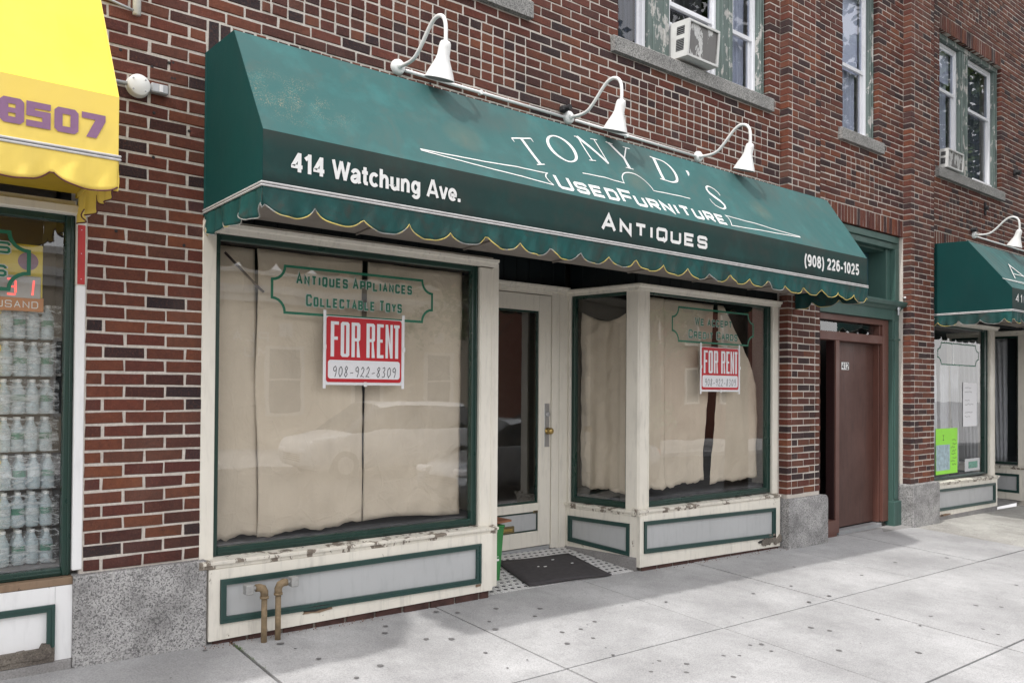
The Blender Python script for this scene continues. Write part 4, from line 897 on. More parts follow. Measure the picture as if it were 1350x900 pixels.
m.build('litter_scrap', 'white_plastic', None, kind='stuff', label='white scraps of litter on the rubber mat', category='litter')

# ============================================================ DOORWAY 412
dw = thing('doorway', 'brown door and green surround numbered 412 between two brick piers', 'doorway')
def bxp(name, mat, *bs, par=dw, **kw):
    m = MB()
    for b in bs: m.box(*b)
    return m.build(name, mat, par, **kw)
bxp('green_pilaster', 'green_frame', (9.575, 9.70, .035, .12, -.08, 2.46, .004), (9.60, 9.675, .022, .036, .2, 2.3, .004), (9.565, 9.745, .01, .12, -.14, .17, .006), (9.57, 9.73, .018, .12, 2.08, 2.10, .003), (9.70, 9.757, .05, .2, -.12, 3.3, .003))
bxp('fascia', 'green_frame', (7.77, 9.74, .04, .12, 2.32, 2.47, .004))
m = MB(); m.prism([(.12, 2.44), (.03, 2.44), (-.0, 2.47), (-.03, 2.485), (-.05, 2.52), (-.05, 2.535), (.12, 2.55)], 'x', 7.77, 9.83); fixn(m.build('ledge', 'green_frame', dw))
bxp('upper_frame', 'green_frame', (7.775, 9.69, .02, .10, 3.235, 3.31, .005), (7.775, 9.70, .045, .11, 3.165, 3.234, .004), (9.62, 9.70, .03, .11, 2.552, 3.164, .004), (9.52, 9.619, .09, .40, 2.552, 3.164, .003), (7.8, 9.69, .12, .42, 3.14, 3.23))
for i in range(8): bxp('panel_board', 'teal_board', (7.80 + .215 * i, 8.008 + .215 * i, .3 + (.004 if i % 2 else 0), .33, 2.552, 3.14, .004))
bxp('frame_upright', 'brown_paint', (9.435, 9.57, .085, .13, -.06, 2.318, .004), (9.425, 9.52, .131, .235, -.07, 2.318, .004))
bxp('frame_head', 'brown_paint', (7.77, 9.434, .084, .13, 2.25, 2.318, .004), (7.77, 9.434, .088, .2, 2.03, 2.125, .004), (9.40, 9.424, .11, .2, 2.126, 2.249, .003))
bxp('transom_glass', 'shop_glass', (7.78, 9.40, .17, .176, 2.126, 2.249))
bxp('mullion', 'brown_paint', (8.375, 8.452, .083, .17, -.09, 2.029, .004)); bxp('mullion_shade', 'brown_dark', (8.371, 8.40, .10, .20, .06, 2.029, .002))  # thin dark box paints shade onto the mullion's left side
d4 = bxp('door_leaf', 'brown_door', (8.453, 9.424, .20, .245, -.065, 2.028, .003))
bxp('number_plate', 'white_plastic', (8.70, 8.86, .196, .2005, 1.715, 1.80), par=d4)
m = MB(); x = 8.712
for ch in '412':
    for j, pl in enumerate(GL[ch]): stroke(m, [(x + q[0] * .034, 1.727 + q[1] * .06) for q in pl], .013, lambda a, b, l=0: Vector((a, .1945 - l, b)), j * .0004)
    x += .049
m.build('number', 'ink', d4)
bxp('sidelight_panel', 'brown_dark', (8.02, 8.374, .30, .33, .06, 2.029, .003), (7.87, 7.99, .34, .36, .06, 2.029, .003))
bxp('metal_strip', 'steel_grey', (7.998, 8.008, .29, .30, .06, 2.029))
bxp('plinth', 'brown_paint', (7.775, 8.40, .078, .2, -.13, .058, .006))
bxp('door_sill', 'steel_grey', (8.455, 9.42, .09, .199, -.13, -.075, .003))
bxp('door_screw', 'dark_slot', *[(9.475, 9.483, .0825, .086, z, z + .008) for z in (.3, .8, 1.3, 1.72)])
bxp('stone_step', 'concrete_curb', (7.70, 9.80, -.115, .12, -.3, -.118, .012)); bxp('back_panel', 'interior_dark', (7.77, 9.75, .5, .52, -.2, 3.3))
m = MB(); m.tube([(9.64, .0, 2.5), (9.64, -.0, 2.38)], .012, 8); m.tube([(9.64, .0, 2.47), (9.64, -.0, 2.44)], .022, 8); tag(m.build('pipe_stub', 'aluminium'), 'small metal pipe fitting at the top of the green pilaster', 'pipe fitting')
m = MB(); m.lathe([(0, .05), (.018, .046), (.024, .03), (.016, .012), (.024, 0)], (9.79, -.02, 2.54), (0, 0, 1), 10); m.lathe([(0, .03), (.014, .026), (.016, .01), (.0, 0)], (9.765, -.02, 2.58), (-.6, 0, 1), 10); tag(m.build('plaster_lump', 'white_plastic', None, True), 'small white lump sitting on the end of the green ledge', 'lump')

# ============================================================ NEIGHBOUR SHOP, LEFT (convenience store)
ls = thing('shopfront', 'convenience shop window on the left, cut by the picture edge, packed with bottled water', 'shopfront')
vpost(ls, I4, .868, .914, -.006, .1, .525, 1.97, 'white_paint', 0); vpost(ls, I4, .868, .914, -.006, .1, 1.971, 2.34, 'cream_paint', 0)
m = MB(); m.box(.874, .909, -.011, -.0065, 1.975, 2.277, .002); rs = m.build('red_strip', 'red_strip', ls)
for z in (2.25, 2.13, 2.0): m = MB(); m.box(.889, .893, -.0125, -.0108, z, z + .004); m.build('screw', 'aluminium', rs)
bigwin(ls, I4, -2.2, .866, .50, 2.33, .04, .042, .04, .04)
m = MB(); m.box(-2.2, .866, -.004, .1, 2.331, 2.395); m.build('head_rail', 'cream_paint', ls)
m = MB(); m.box(-2.2, .93, -.035, .1, 2.325, 2.372, .006); m.build('cornice', 'cream_peel', ls)
m = MB(); m.box(-2.2, .885, -.03, .1, .462, .499, .004); m.build('window_sill', 'wood_bare', ls)
bulkhead(ls, I4, -2.2, .867, .10, .095, .461, -.03, -2.1, .79, (.13, .13, .385, .375), pmat='white_paint', cmat='white_paint', bot=False)
m = MB(); m.box(-2.1, .789, -.045, .05, .096, .165); m.build('render_patch', 'rubble', ls)
rd = random.Random(3)
for i in range(16):
    x = .3 + .03 * i + rd.uniform(0, .02); h = rd.uniform(.03, .085); n = 6
    pts = [(x + .035 * math.cos(2 * math.pi * q / n) * rd.uniform(.7, 1.1), .12 + .45 * h + h * .55 * math.sin(2 * math.pi * q / n) * rd.uniform(.7, 1.1)) for q in range(n)]
    pts = [(min(p[0], .785), p[1]) for p in pts]; m = MB(); m.prism(pts, 'y', -.047 - .0012 * (i % 5) - .0001 * i, .0); fixn(m.build('broken_render', 'rubble', ls))
m = MB(); m.box(-2.2, .866, -.045, .1, -.05, .094, .006); m.build('plinth', 'concrete_curb', ls)
m = MB(); m.box(-2.2, .93, .9, .95, .02, 3.3); m.box(-2.2, .86, .6, .9, .4, .5); m.build('shop_back', 'interior_wall', ls)
# lettering on that glass: green octagon border and the last letters of two lines
m = MB(); decal_frame(m, -.9, .668, 1.93, 2.21, .085, .085, .018, on_glass(yg)); dl = m.build('window_transfer', 'decal_green'); tag(dl, 'green bordered window lettering on the left shop, cut by the picture edge', 'window lettering')
outlined(dl, 'Beers', .20, .592, 2.10, .066, on_glass(yg), 1.0); outlined(dl, 'Sodas', .10, .578, 1.985, .066, on_glass(yg), 1.0)
jp = thing('jackpot_sign', 'orange and yellow jackpot board with red digits in the left shop window', 'sign', (.5, .09, 1.82))
m = MB(); m.box(.1, .735, .085, .10, 1.90, 2.165, .003); m.build('upper_board', 'jackpot_yellow', jp)
m = MB(); m.box(.1, .74, .08, .10, 1.83, 1.899, .003); m.build('lower_board', 'jackpot_orange', jp)
m = MB(); m.box(.25, .725, .076, .084, 1.895, 2.005, .002); m.build('digit_window', 'led_face', jp)
m = MB()
f = lambda x, z, l=0: Vector((x, .0745 - l, z))
for x, segs in ((.58, [[(0, 1), (.9, 1)], [(.9, .9), (.9, .1)], [(0, .5), (.8, .5)], [(0, 0), (.9, 0)]]), (.655, [[(1, 1), (.85, 0)]])):
    for j, pl in enumerate(segs): stroke(m, [(x + q[0] * .04, 1.91 + q[1] * .075) for q in pl], .009, f, j * .0003)
m.build('digit', 'led_red', jp)
m = MB(); fitword(m, 'THOUSAND', .42, .715, 1.845, .035, .0045, lambda x, z, l=0: Vector((x, .078 - l, z)), 1, .35); m.build('sign_lettering', 'letter_white', jp)
m = MB(); m.lathe([(0, 0), (.045, 0)], (.67, .083, 2.08), (0, -1, 0), 20); m.build('round_print', 'letter_purple', jp)
def water_pack(x, z, label):
    t = thing('water_pack', label, 'bottle pack', (x, .2, z), 'shrink-wrapped water packs stacked in the left window')
    for i in range(4):
        for j in range(2):
            cx, cy = x - .125 + .0625 * i + U(-.004, .004), .15 + .068 * j + U(-.006, .006); r = .0305
            m = MB(); m.lathe([(0, 0), (r * .8, 0), (r, .012), (r, .05), (r * .92, .056), (r, .062), (r, .10), (r * .95, .112), (r * .5, .145), (.012, .157), (.012, .166)], (cx, cy, z), (0, 0, 1), 12); b = m.build('bottle', 'bottle_plastic', t, True)
            m = MB(); m.lathe([(r * 1.015, .064), (r * 1.015, .096)], (cx, cy, z), (0, 0, 1), 12); m.build('label', 'label_green' if (i + j) % 2 else 'label_white', b, True)
            m = MB(); m.lathe([(.0, .176), (.0135, .175), (.0135, .16)], (cx, cy, z), (0, 0, 1), 8); m.build('bottle_cap', 'white_plastic', b, True)
    m = MB(); m.grid(28, 12, lambda u, v: (x - .165 + .28 * u, .112 + .006 * math.sin(u * 40 + v * 9) + .006 * math.sin(v * 17 + u * 5), z + .002 + .172 * v)); m.build('plastic_wrap', 'film', t, True)
for i in range(7):
    water_pack(.715 + U(-.012, .012), .555 + .19 * i, ('lowest', 'second lowest', 'third lowest', 'fourth from the bottom', 'fifth from the bottom', 'sixth from the bottom', 'topmost')[i] + ' shrink-wrapped water pack of the stack in the left window')
    m = MB(); m.box(.15, .575, .13, .30, .555 + .19 * i, .555 + .19 * i + .165, .02); tag(m.build('yellow_pack', 'pack_yellow'), ('lowest', 'second lowest', 'third lowest', 'fourth from the bottom', 'fifth from the bottom', 'sixth from the bottom', 'topmost')[i] + ' yellow packet of the stack at the left picture edge', 'packet', 'yellow packets beside the water packs')
m = MB(); m.box(-.5, .86, .06, .6, .51, .55); m.build('display_floor', 'display_floor', ls)

# ============================================================ NEIGHBOUR SHOP, RIGHT
rs_ = thing('shopfront', 'neighbouring shopfront on the far right with cream posts under the second green awning', 'shopfront')
vpost(rs_, I4, 10.49, 10.575, -.006, .1, .34, 2.44, 'white_paint', 0); vpost(rs_, I4, 12.30, 12.47, -.006, .15, .31, 2.34, 'cream_post')
bigwin(rs_, I4, 10.577, 12.298, .345, 2.34, .02, .11, .03, .03)
m = MB(); m.box(10.5, 12.47, -.004, .1, 2.342, 2.40); m.build('head_rail', 'cream_paint', rs_)
cornice(rs_, I4, 10.5, 12.56, 2.395, -.005); sillboard(rs_, I4, 10.47, 12.52, .335, -.03, dz=-.03)
bulkhead(rs_, I4, 10.50, 12.48, -.10, -.115, .29, -.035, 10.56, 12.40, (-.03, -.06, .245, .215)); rot(10.58, 11.0, -.105, -.075, -.04, rs_, 'wood_bare', 14, 60)
m = MB(); m.box(10.46, 12.49, -.03, .1, -.4, -.105); m.build('plinth', 'concrete_curb', rs_)
MS = Matrix.Translation((13.45, 1.05, 0)) @ Matrix.Rotation(-math.pi / 2 + .03, 4, 'Z')
bigwin(rs_, MS, .06, 1.0, .40, 2.32, .02, .02, .03, .03, name='side_window'); m = MB(MS); m.box(0, .058, 0, .1, .36, 2.38); m.box(1.002, 1.12, 0, .1, .36, 2.38); m.box(.0585, 1.0015, 0, .1, 2.322, 2.38); m.build('post', 'cream_paint', rs_)
cornice(rs_, MS, 0, 1.13, 2.40, 0); sillboard(rs_, MS, 0, 1.13, .375, -.01); bulkhead(rs_, MS, 0, 1.12, -.10, -.13, .33, -.01, .05, 1.02, (.0, -.02, .26, .26))
m = MB(); m.box(12.6, 16.3, 1.06, 1.12, -.2, 3.3); m.box(12.52, 16, .02, 1.06, 2.7, 2.75); m.box(13.55, 16.3, .012, .05, 2.42, 3.3); m.box(10.5, 13.5, .012, .03, 2.402, 3.3); m.build('recess_lining', 'black_board', rs_)
m = MB(); m.box(13.58, 16, .05, .08, .4, 2.35); m.build('glass_pane', 'shop_glass', rs_); m = MB(); m.box(13.57, 16.2, -.01, .1, -.3, .39); m.build('bulkhead', 'cream_peel', rs_)
m = MB(); m.box(10.55, 12.3, .1, .9, .30, .335); m.box(13.55, 14.5, .1, 1, .34, .37); m.build('display_floor', 'display_floor', rs_); m = MB(); m.box(10.5, 14.5, 1.5, 1.55, -.1, 3.3); m.build('inner_partition', 'interior_wall', rs_)
m = MB(); decal_frame(m, 10.80, 12.06, 1.83, 2.11, .1, .09, .016, on_glass(yg)); dl = m.build('window_transfer', 'decal_green'); tag(dl, 'small green bordered lettering on the far right shop window', 'window lettering')
for i in range(4):
    x = 10.72 + .36 * i; sheet('curtain', I4, lambda v, x=x: x + .05 * (1 - v), lambda v, x=x: x + .25, lambda u: 1.86, lambda u: .42, .30, ('leftmost pale curtain panel', 'second pale curtain panel from the left', 'third pale curtain panel', 'rightmost pale curtain panel')[i] + ' behind the far right shop window', 'curtain', seed=30 + i, mat='curtain', group='pale curtains in the far right shop', fold=.012, nu=24, nv=20)
for i in range(2):
    x = .12 + .40 * i; sheet('curtain', MS, lambda v, x=x: x + .10 * (1 - v), lambda v, x=x: x + .30, lambda u: 2.3, lambda u: .42, .14, ('white curtain panel at the back', 'white curtain panel at the front')[i] + ' of the side window at the right picture edge', 'curtain', seed=40 + i, mat='curtain', group='white curtains in the side window', fold=.02, nu=24, nv=20)
pst = thing('poster', 'bright green handwritten poster in the far right window', 'poster', (10.74, .04, .41)); m = MB(); m.box(10.735, 11.375, .044, .046, .41, 1.0); m.build('sheet', 'neon_green', pst)
m = MB(); m.box(10.74, 11.14, .0425, .0435, .46, .79); m.build('print', 'print_blue', pst)
rd = random.Random(5); m = MB()
for i in range(8):
    x, z = 11.17 + rd.uniform(0, .06), .84 - .045 * i; stroke(m, [(x + .02 * q, z + rd.uniform(-.012, .012)) for q in range(7)], .005, lambda a, b, l=0: Vector((a, .0425 - l, b)))
stroke(m, [(10.93, .85), (10.97, .85), (10.95, .85), (10.95, .91), (10.93, .91), (10.97, .91)], .008, lambda a, b, l=0: Vector((a, .0422 - l, b))); m.build('handwriting', 'ink', pst)
pst = thing('notice', 'narrow white handwritten notice taped in the far right window', 'notice', (11.55, .04, 1.0)); m = MB(); m.box(11.55, 11.99, .044, .046, 1.01, 1.60); m.build('sheet', 'sign_white', pst)
m = MB()
for i in range(9):
    z = 1.53 - .055 * i
    if i % 3 != 2: stroke(m, [(11.60 + .025 * q, z + rd.uniform(-.01, .01)) for q in range(rd.randint(7, 12))], .004, lambda a, b, l=0: Vector((a, .0425 - l, b)))
m.build('handwriting', 'ink', pst)
pst = thing('card', 'small framed card with a green print on the far right window ledge', 'card', (11.65, .06, .41)); m = MB(); m.box(11.65, 12.13, .06, .065, .40, .57, .002); m.build('mount', 'sign_white', pst); m = MB(); m.box(11.76, 12.05, .0575, .0592, .44, .53); m.build('print', 'print_green', pst)
m = MB(); m.lathe([(0, 0), (.05, 0), (.07, .06), (.04, .12), (.02, .15), (.03, .18), (0, .19)], (11.53, .16, .34), (0, 0, 1), 12); tag(m.build('figurine', 'interior_dark', None, True), 'small dark figurine beside the green poster', 'figurine')

# ============================================================ AWNINGS
def front_fn(y): return lambda x, z, l=0: Vector((x, y - .0065 - l, z))
def scal(x, per, ph, lo, hi):
    t = ((x - ph) / per) % 1.0; f = abs(t - .5) * 2           # f=1 at the cusp
    return lo + (hi - lo) * (f ** 3.2)
def awning(label, x0, x1, mats, per, ph, group=None, off=0):
    t = thing('awning', label, 'awning', (x0, 0, 2.3), group); ms, mf, md, mv, mh = mats
    ry, rz, ky, kz, bz = RY, RZ, KY - off, KZ, BZ
    nx = max(12, int((x1 - x0) * 30)); sn = Vector((0, kz - rz, ry - ky)).normalized()
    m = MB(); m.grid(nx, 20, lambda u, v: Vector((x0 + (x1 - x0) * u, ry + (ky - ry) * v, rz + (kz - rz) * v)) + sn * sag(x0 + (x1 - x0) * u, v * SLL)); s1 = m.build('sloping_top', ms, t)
    m = MB(); m.grid(nx, 4, lambda u, v: (x0 + (x1 - x0) * u, ky, kz + (bz - .03 - kz) * v)); s2 = m.build('front_panel', mf, t)
    m = MB(); m.grid(nx, 2, lambda u, v: (x0 + (x1 - x0) * u, ry * (1 - v), rz + .02 * v)); s3 = m.build('top_flap', ms, t)
    for o in (s1, s2, s3): q = o.modifiers.new('thickness', 'SOLIDIFY'); q.thickness = .003; q.offset = 0
    for x in (x0, x1):
        m = MB(); m.prism([(0.012 if 0 else -.002, 2.415), (-.002, rz + .02), (ry, rz), (ky, kz), (ky, 2.415)], 'x', x - .002, x + .002); m.build('end_panel', md, t)
        m = MB(); m.tube([(x, -.012, 2.41), (x, -.012, rz + .015)], .009, 8); m.build('frame_tube', 'fabric_side' if md != 'fabric_yellow_band' else 'yellow_under', t)
    # piping: two white beads with a dark groove along front and ends
    m = MB(); e = .012
    for a, b in ((2.436, 2.446), (2.422, 2.432)):
        m.box(x0 - e, x1 + e, ky - .012, ky - .002, a, b, .003)
        for x, sg in ((x0, -1), (x1, 1)): m.box(min(x + sg * .002, x + sg * e), max(x + sg * .002, x + sg * e), ky - .0018, .0, a, b, .003)
    m.build('edge_bead', 'piping_white', t)
    m = MB(); m.box(x0 - e + .004, x1 + e - .004, ky - .009, ky - .0022, 2.4325, 2.4355)
    for x, sg in ((x0, -1), (x1, 1)): m.box(min(x + sg * .0022, x + sg * (e - .004)), max(x + sg * .0022, x + sg * (e - .004)), ky, -.001, 2.4325, 2.4355)
    m.build('bead_groove', 'piping_dark', t)
    # scalloped valance, front and both ends
    def val(P, n, fold, sd):
        rdv = random.Random(sd); ps = [rdv.uniform(0, 6) for _ in range(4)]
        m = MB(); h = MB(); pts = []
        A, B = Vector(P[0]), Vector(P[1]); L = (B - A).length; D = (B - A) / L; N = Vector((D.y, -D.x, 0))
        nv = 7
        def fn(u, v):
            s = L * u; x = s; zb = scal(x + .018 * math.sin(x * 3.1 + ps[0]), per, ph, 2.284, 2.342 + .008 * math.sin(x * 11 + ps[1])) + .005 * math.sin(x * 5 + ps[0]); z = 2.424 + (zb - 2.424) * v
            d = fold * v * (math.sin(2 * math.pi * (x - ph) / per * 1.0) * .9 + .9 * math.sin(x * 33 + 2.2 * math.sin(x * 5 + ps[1])) * v + .6 * math.sin(x * 61 + 2 * math.sin(x * 7) + ps[2])) + .25 * fold * math.sin(x * 90 + v * 6 + ps[3]) * math.sin(v * 3.1)
            return A + D * s + N * (d + .004) + Vector((0, 0, z))
        m.grid(n, nv, fn); o = m.build('valance', mv, t, True); q = o.modifiers.new('thickness', 'SOLIDIFY'); q.thickness = .002; q.offset = 0
        h.tube([fn(i / n, 1) for i in range(n + 1)], .0034, 5); h.build('hem', mh, t)
    val(((x0, ky, 0), (x1, ky, 0)), int((x1 - x0) * 70), .008, 1)
    val(((x0 + 0, -.02, 0), (x0, ky, 0)), 60, .012, 2); val(((x1, ky, 0), (x1, -.02, 0)), 60, .012, 3)
    # inside: canvas soffit and ribs
    m = MB(); m.box(x0 + .01, x1 - .01, ky + .012, -.03, 2.428, 2.431); m.build('soffit', 'soffit' if md != 'fabric_yellow_band' else 'yellow_under', t)
    n = int((x1 - x0) / .95)
    for i in range(1, n + 1):
        x = x0 + (x1 - x0) * i / (n + 1); m = MB(); m.tube([(x, ky + .02, 2.42), (x + .10, -.04, 2.42)], .006, 6); m.build('rib', 'soffit', t)
    return t
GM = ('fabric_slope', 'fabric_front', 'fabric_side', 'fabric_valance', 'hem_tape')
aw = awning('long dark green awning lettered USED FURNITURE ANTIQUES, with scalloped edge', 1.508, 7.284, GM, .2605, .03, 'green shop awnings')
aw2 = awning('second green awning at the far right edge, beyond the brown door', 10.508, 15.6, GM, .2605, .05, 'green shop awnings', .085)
awy = awning('bright yellow awning with purple number 8507 at the left picture edge', -2.2, .868, ('fabric_yellow', 'fabric_yellow_band', 'fabric_yellow_band', 'fabric_yellow_band', 'maroon'), .27, .115)
# number, address and shop lettering
F1 = front_fn(KY)
m = MB(); grot(m, '414 Watchung Ave.', 1.651, 2.668, 2.517, .098, F1); m.build('lettering', 'letter_white', aw)
m = MB(); fitword(m, 'Antiques', 3.795, 4.905, 2.506, .118, .0235, F1, .8, .30); m.build('lettering', 'letter_white', aw)
m = MB(); grot(m, '(908) 226-1025', 6.22, 7.13, 2.525, .100, F1); m.build('lettering', 'letter_white', aw)
m = MB(); fitword(m, 'UsedFurniture', 3.45, 5.205, -.695, .136, .0255, slope_fn, .80, .24); m.build('lettering', 'letter_white', aw)
m = MB()
def digit(ch, x0, x1, z0, z1, sw, fn):
    for j, pl in enumerate(GL[ch]): stroke(m, [(x0 + sw / 2 + q[0] * (x1 - x0 - sw), z0 + sw / 2 + q[1] * (z1 - z0 - sw)) for q in pl], sw, fn, j * .0004)
for ch, a, b in (('8', .432, .517), ('5', .524, .611), ('0', .624, .713), ('7', .725, .816)): heavy(m, ch, a, b, 2.502, 2.604, .030, F1)
m.build('lettering', 'letter_purple', awy)
m = MB(); fitword(m, '410', 10.60, 10.95, 2.53, .10, .02, front_fn(KY - .085), 1, .3); fn2 = (lambda x, z, l=0: Vector((x, RY, RZ)) + Vector((0, -.487, -.612)).normalized() * (-z) + Vector((0, -.612, .487)).normalized() * (.004 + l))
for j, (pl, wd) in enumerate((([(10.95, -.58), (11.25, -.30)], .02), ([(11.23, -.30), (11.46, -.58)], .04), ([(11.05, -.49), (11.4, -.49)], .014), ([(10.45, -.645), (11.2, -.66), (12.2, -.64)], .009), ([(10.45, -.645), (11.2, -.632), (12.2, -.64)], .009))): stroke(m, pl, wd, fn2, j * .0004)
fitword(m, 'Watchung', 11.05, 12.4, 2.53, .10, .02, front_fn(KY - .085), .8, .3); m.build('lettering', 'letter_white', aw2)
# roman capitals of the shop name, each leaning along the arch
def ell(cx, cy, rx, ry, a0, a1, thin, thick, n=26):
    P, W = [], []
    for i in range(n + 1):
        a = a0 + (a1 - a0) * i / n; P.append((cx + rx * math.cos(a), cy + ry * math.sin(a))); W.append(thin + (thick - thin) * abs(math.cos(a)) ** 1.6)
    return P, W
TH, TK = .045, .12
ROM = {'T': ([([(.5, .97), (.5, .03)], TK), ([(.02, .98), (.98, .98)], TH), ([(.02, .98), (.02, .84)], [TH, .02]), ([(.98, .98), (.98, .84)], [TH, .02]), ([(.3, .015), (.7, .015)], TH * .8)], .78),
       'O': ([ell(.5, .5, .44, .475, math.pi / 2, math.pi * 2.5, TH, TK, 40)], .98),
       'N': ([([(.14, 0), (.14, 1)], TH), ([(.86, 1), (.86, 0)], TH), ([(.12, .99), (.86, .02)], TK * 1.05), ([(0, .985), (.2, .985)], TH * .7), ([(.7, .985), (1, .985)], TH * .7), ([(0, .015), (.28, .015)], TH * .7)], .92),
       'Y': ([([(.08, 1), (.5, .46)], TK), ([(.9, 1), (.52, .46)], TH), ([(.5, .48), (.5, .02)], TK), ([(-.06, .985), (.26, .985)], TH * .7), ([(.74, .985), (1.06, .985)], TH * .7), ([(.32, .015), (.68, .015)], TH * .7)], .86),
       'D': ([([(.16, 0), (.16, 1)], TK), ([(.0, .98), (.45, .98)], TH), ([(.0, .02), (.45, .02)], TH), ell(.42, .5, .50, .48, math.pi / 2, -math.pi / 2, TH, TK, 24)], .9),
       "'": ([([(.5, 1), (.56, .92), (.5, .82), (.4, .74)], [.12, .13, .08, .02])], .3),
       'S': ([([(.86, .74), (.80, .86), (.66, .96), (.5, .985), (.32, .95), (.2, .84), (.19, .72), (.28, .61), (.5, .51), (.72, .41), (.85, .29), (.84, .15), (.7, .045), (.5, .015), (.3, .05), (.18, .15), (.12, .27)], [.03, .035, .04, .045, .055, .07, .085, .105, .12, .105, .085, .07, .055, .045, .04, .035, .03])], .8)}
m = MB()
for ch, X, s, th, h in (('T', 3.355, .385, -17, .235), ('O', 3.685, .270, -13, .245), ('N', 4.010, .200, -7, .235), ('Y', 4.335, .180, 0, .235), ('D', 4.780, .222, 6, .245), ("'", 5.062, .255, 9, .24), ('S', 5.275, .378, 14, .250)):
    shapes, wr = ROM[ch]; ca, sa = math.cos(math.radians(-th)), math.sin(math.radians(-th))
    for j, (pl, wd) in enumerate(shapes):
        Q = []
        for u, v in pl:
            a, b = (u - .5) * h * wr * 1.12, (v - .5) * h; Q.append((X + a * ca - b * sa, -s + a * sa + b * ca))
        stroke(m, Q, [q * h for q in wd] if isinstance(wd, list) else wd * h, slope_fn, j * .0003)
m.build('lettering', 'letter_white', aw)
m = MB(); lw = .0085
stroke(m, [(2.435, -.618), (3.408, -.568), (3.385, -.585), (3.374, -.610), (3.384, -.645), (3.408, -.675)] , lw, slope_fn); stroke(m, [(3.408, -.675), (2.437, -.626)], lw, slope_fn, .0004)
stroke(m, [(6.25, -.634), (5.253, -.578), (5.270, -.60), (5.272, -.630), (5.262, -.662), (5.246, -.687)], lw, slope_fn, .0002); stroke(m, [(5.246, -.687), (6.25, -.642)], lw, slope_fn, .0005)
stroke(m, [(3.768, -.477), (4.169, -.479)] + [(4.325 - .155 * math.cos(a) * (1 if a < 1.57 else 1), -.478 + .137 * math.sin(a)) for a in [.05 + i * (math.pi - .1) / 22 for i in range(23)]] + [(4.482, -.481), (4.889, -.479)], lw, slope_fn, .0002)
m.build('lettering', 'letter_white', aw)

# ============================================================ SIGN LAMPS
def make_lamp(label):
    t = thing('gooseneck_lamp', label, 'lamp', (0, 0, 0), 'white gooseneck lamps above the awnings')
    m = MB(); m.lathe([(0, .034), (.036, .034), (.046, .028), (.05, .014), (.05, 0)], (0, 0, 0), (0, -1, 0), 24); m.build('wall_box', 'lamp_white', t, True)
    m = MB(); m.lathe([(0, .052), (.018, .052), (.022, .034)], (0, 0, 0), (0, -1, 0), 16)
    m.build('hub', 'lamp_white', t, True)
    P = [(0, 0), (.08, -.008), (.155, -.012), (.215, -.002), (.262, .026), (.31, .066), (.36, .112), (.405, .148), (.45, .168), (.495, .166), (.533, .145), (.556, .108), (.564, .06), (.564, .0), (.562, -.03)]
    S = []
    for i in range(len(P) - 1):
        p0, p1, p2, p3 = P[max(i - 1, 0)], P[i], P[i + 1], P[min(i + 2, len(P) - 1)]
        for q in range(4):
            u = q / 4; S.append(tuple(.5 * (2 * p1[k] + (p2[k] - p0[k]) * u + (2 * p0[k] - 5 * p1[k] + 4 * p2[k] - p3[k]) * u * u + (3 * p1[k] - p0[k] - 3 * p2[k] + p3[k]) * u ** 3) for k in (0, 1)))
    S.append(P[-1]); m = MB(); m.tube([(0, -a, b) for a, b in S], .0125, 12); m.build('arm', 'lamp_white', t, True)
    ax = Vector((0, math.sin(math.radians(17)), -math.cos(math.radians(17)))); o = Vector((0, -.562, -.02))
    m = MB(); m.lathe([(.014, -.012), (.028, -.006), (.034, .006), (.037, .03), (.038, .075), (.042, .085), (.044, .098), (.060, .135), (.078, .175), (.0915, .21), (.0935, .214), (.0915, .2145)], o, ax, 36); sh = m.build('shade', 'lamp_white', t, True)
    m = MB(); m.lathe([(.0895, .2135), (.076, .176), (.058, .136), (.04, .10), (.0, .09)], o, ax, 36); m.build('shade_lining', 'lamp_inside', sh, True)
    m = MB(); m.lathe([(0, .19), (.018, .184), (.028, .165), (.026, .14), (.015, .11), (.013, .09)], o, ax, 14); m.build('bulb', 'white_plastic', sh, True)
    return t
def copy_tree(o, parent=None):
    c = o.copy(); COL.objects.link(c); c.parent = parent
    for ch in list(o.children): copy_tree(ch, c)
    return c
l0 = make_lamp('leftmost white gooseneck lamp over the long green awning'); l0.location = (2.74, 0, 3.562)
for X, z, lb, rz in ((4.265, 3.562, 'middle white gooseneck lamp over the shop name on the long awning', .01), (5.85, 3.555, 'third white gooseneck lamp, near the right end of the long awning', -.02), (11.76, 3.60, 'white gooseneck lamp over the second green awning at the far right', .0)):
    c = copy_tree(l0); c.location = (X, 0, z); c['label'] = lb; c.rotation_euler = (0, 0, rz)
t = thing('conduit_pipe', 'white electrical conduit running between the lamps along the long awning', 'conduit', (2.78, 0, 3.55))
m = MB(); m.tube([(2.79, -.022, 3.548), (4.2, -.022, 3.551)], .0115, 10); m.build('pipe', 'lamp_white', t, True); m = MB(); m.tube([(4.33, -.022, 3.551), (5.8, -.022, 3.549)], .0115, 10); m.build('pipe', 'lamp_white', t, True)
for x in (3.4, 4.9): m = MB(); m.box(x, x + .02, -.036, .002, 3.534, 3.566, .003); m.build('clip', 'lamp_white', t)
m = MB(); m.tube([(11.8, -.022, 3.58), (14.5, -.022, 3.58)], .0115, 8); tag(m.build('conduit_pipe', 'lamp_white', None, True), 'white conduit above the second green awning', 'conduit')
m = MB(); m.box(4.17, 4.225, -.06, .0, 3.585, 3.63, .01); m.lathe([(0, .1), (.02, .1), (.025, .05)], (4.2, -.0, 3.607), (0, -1, 0), 12); tag(m.build('photocell', 'dark_slot'), 'small black fitting on the brick beside the middle lamp', 'light sensor')
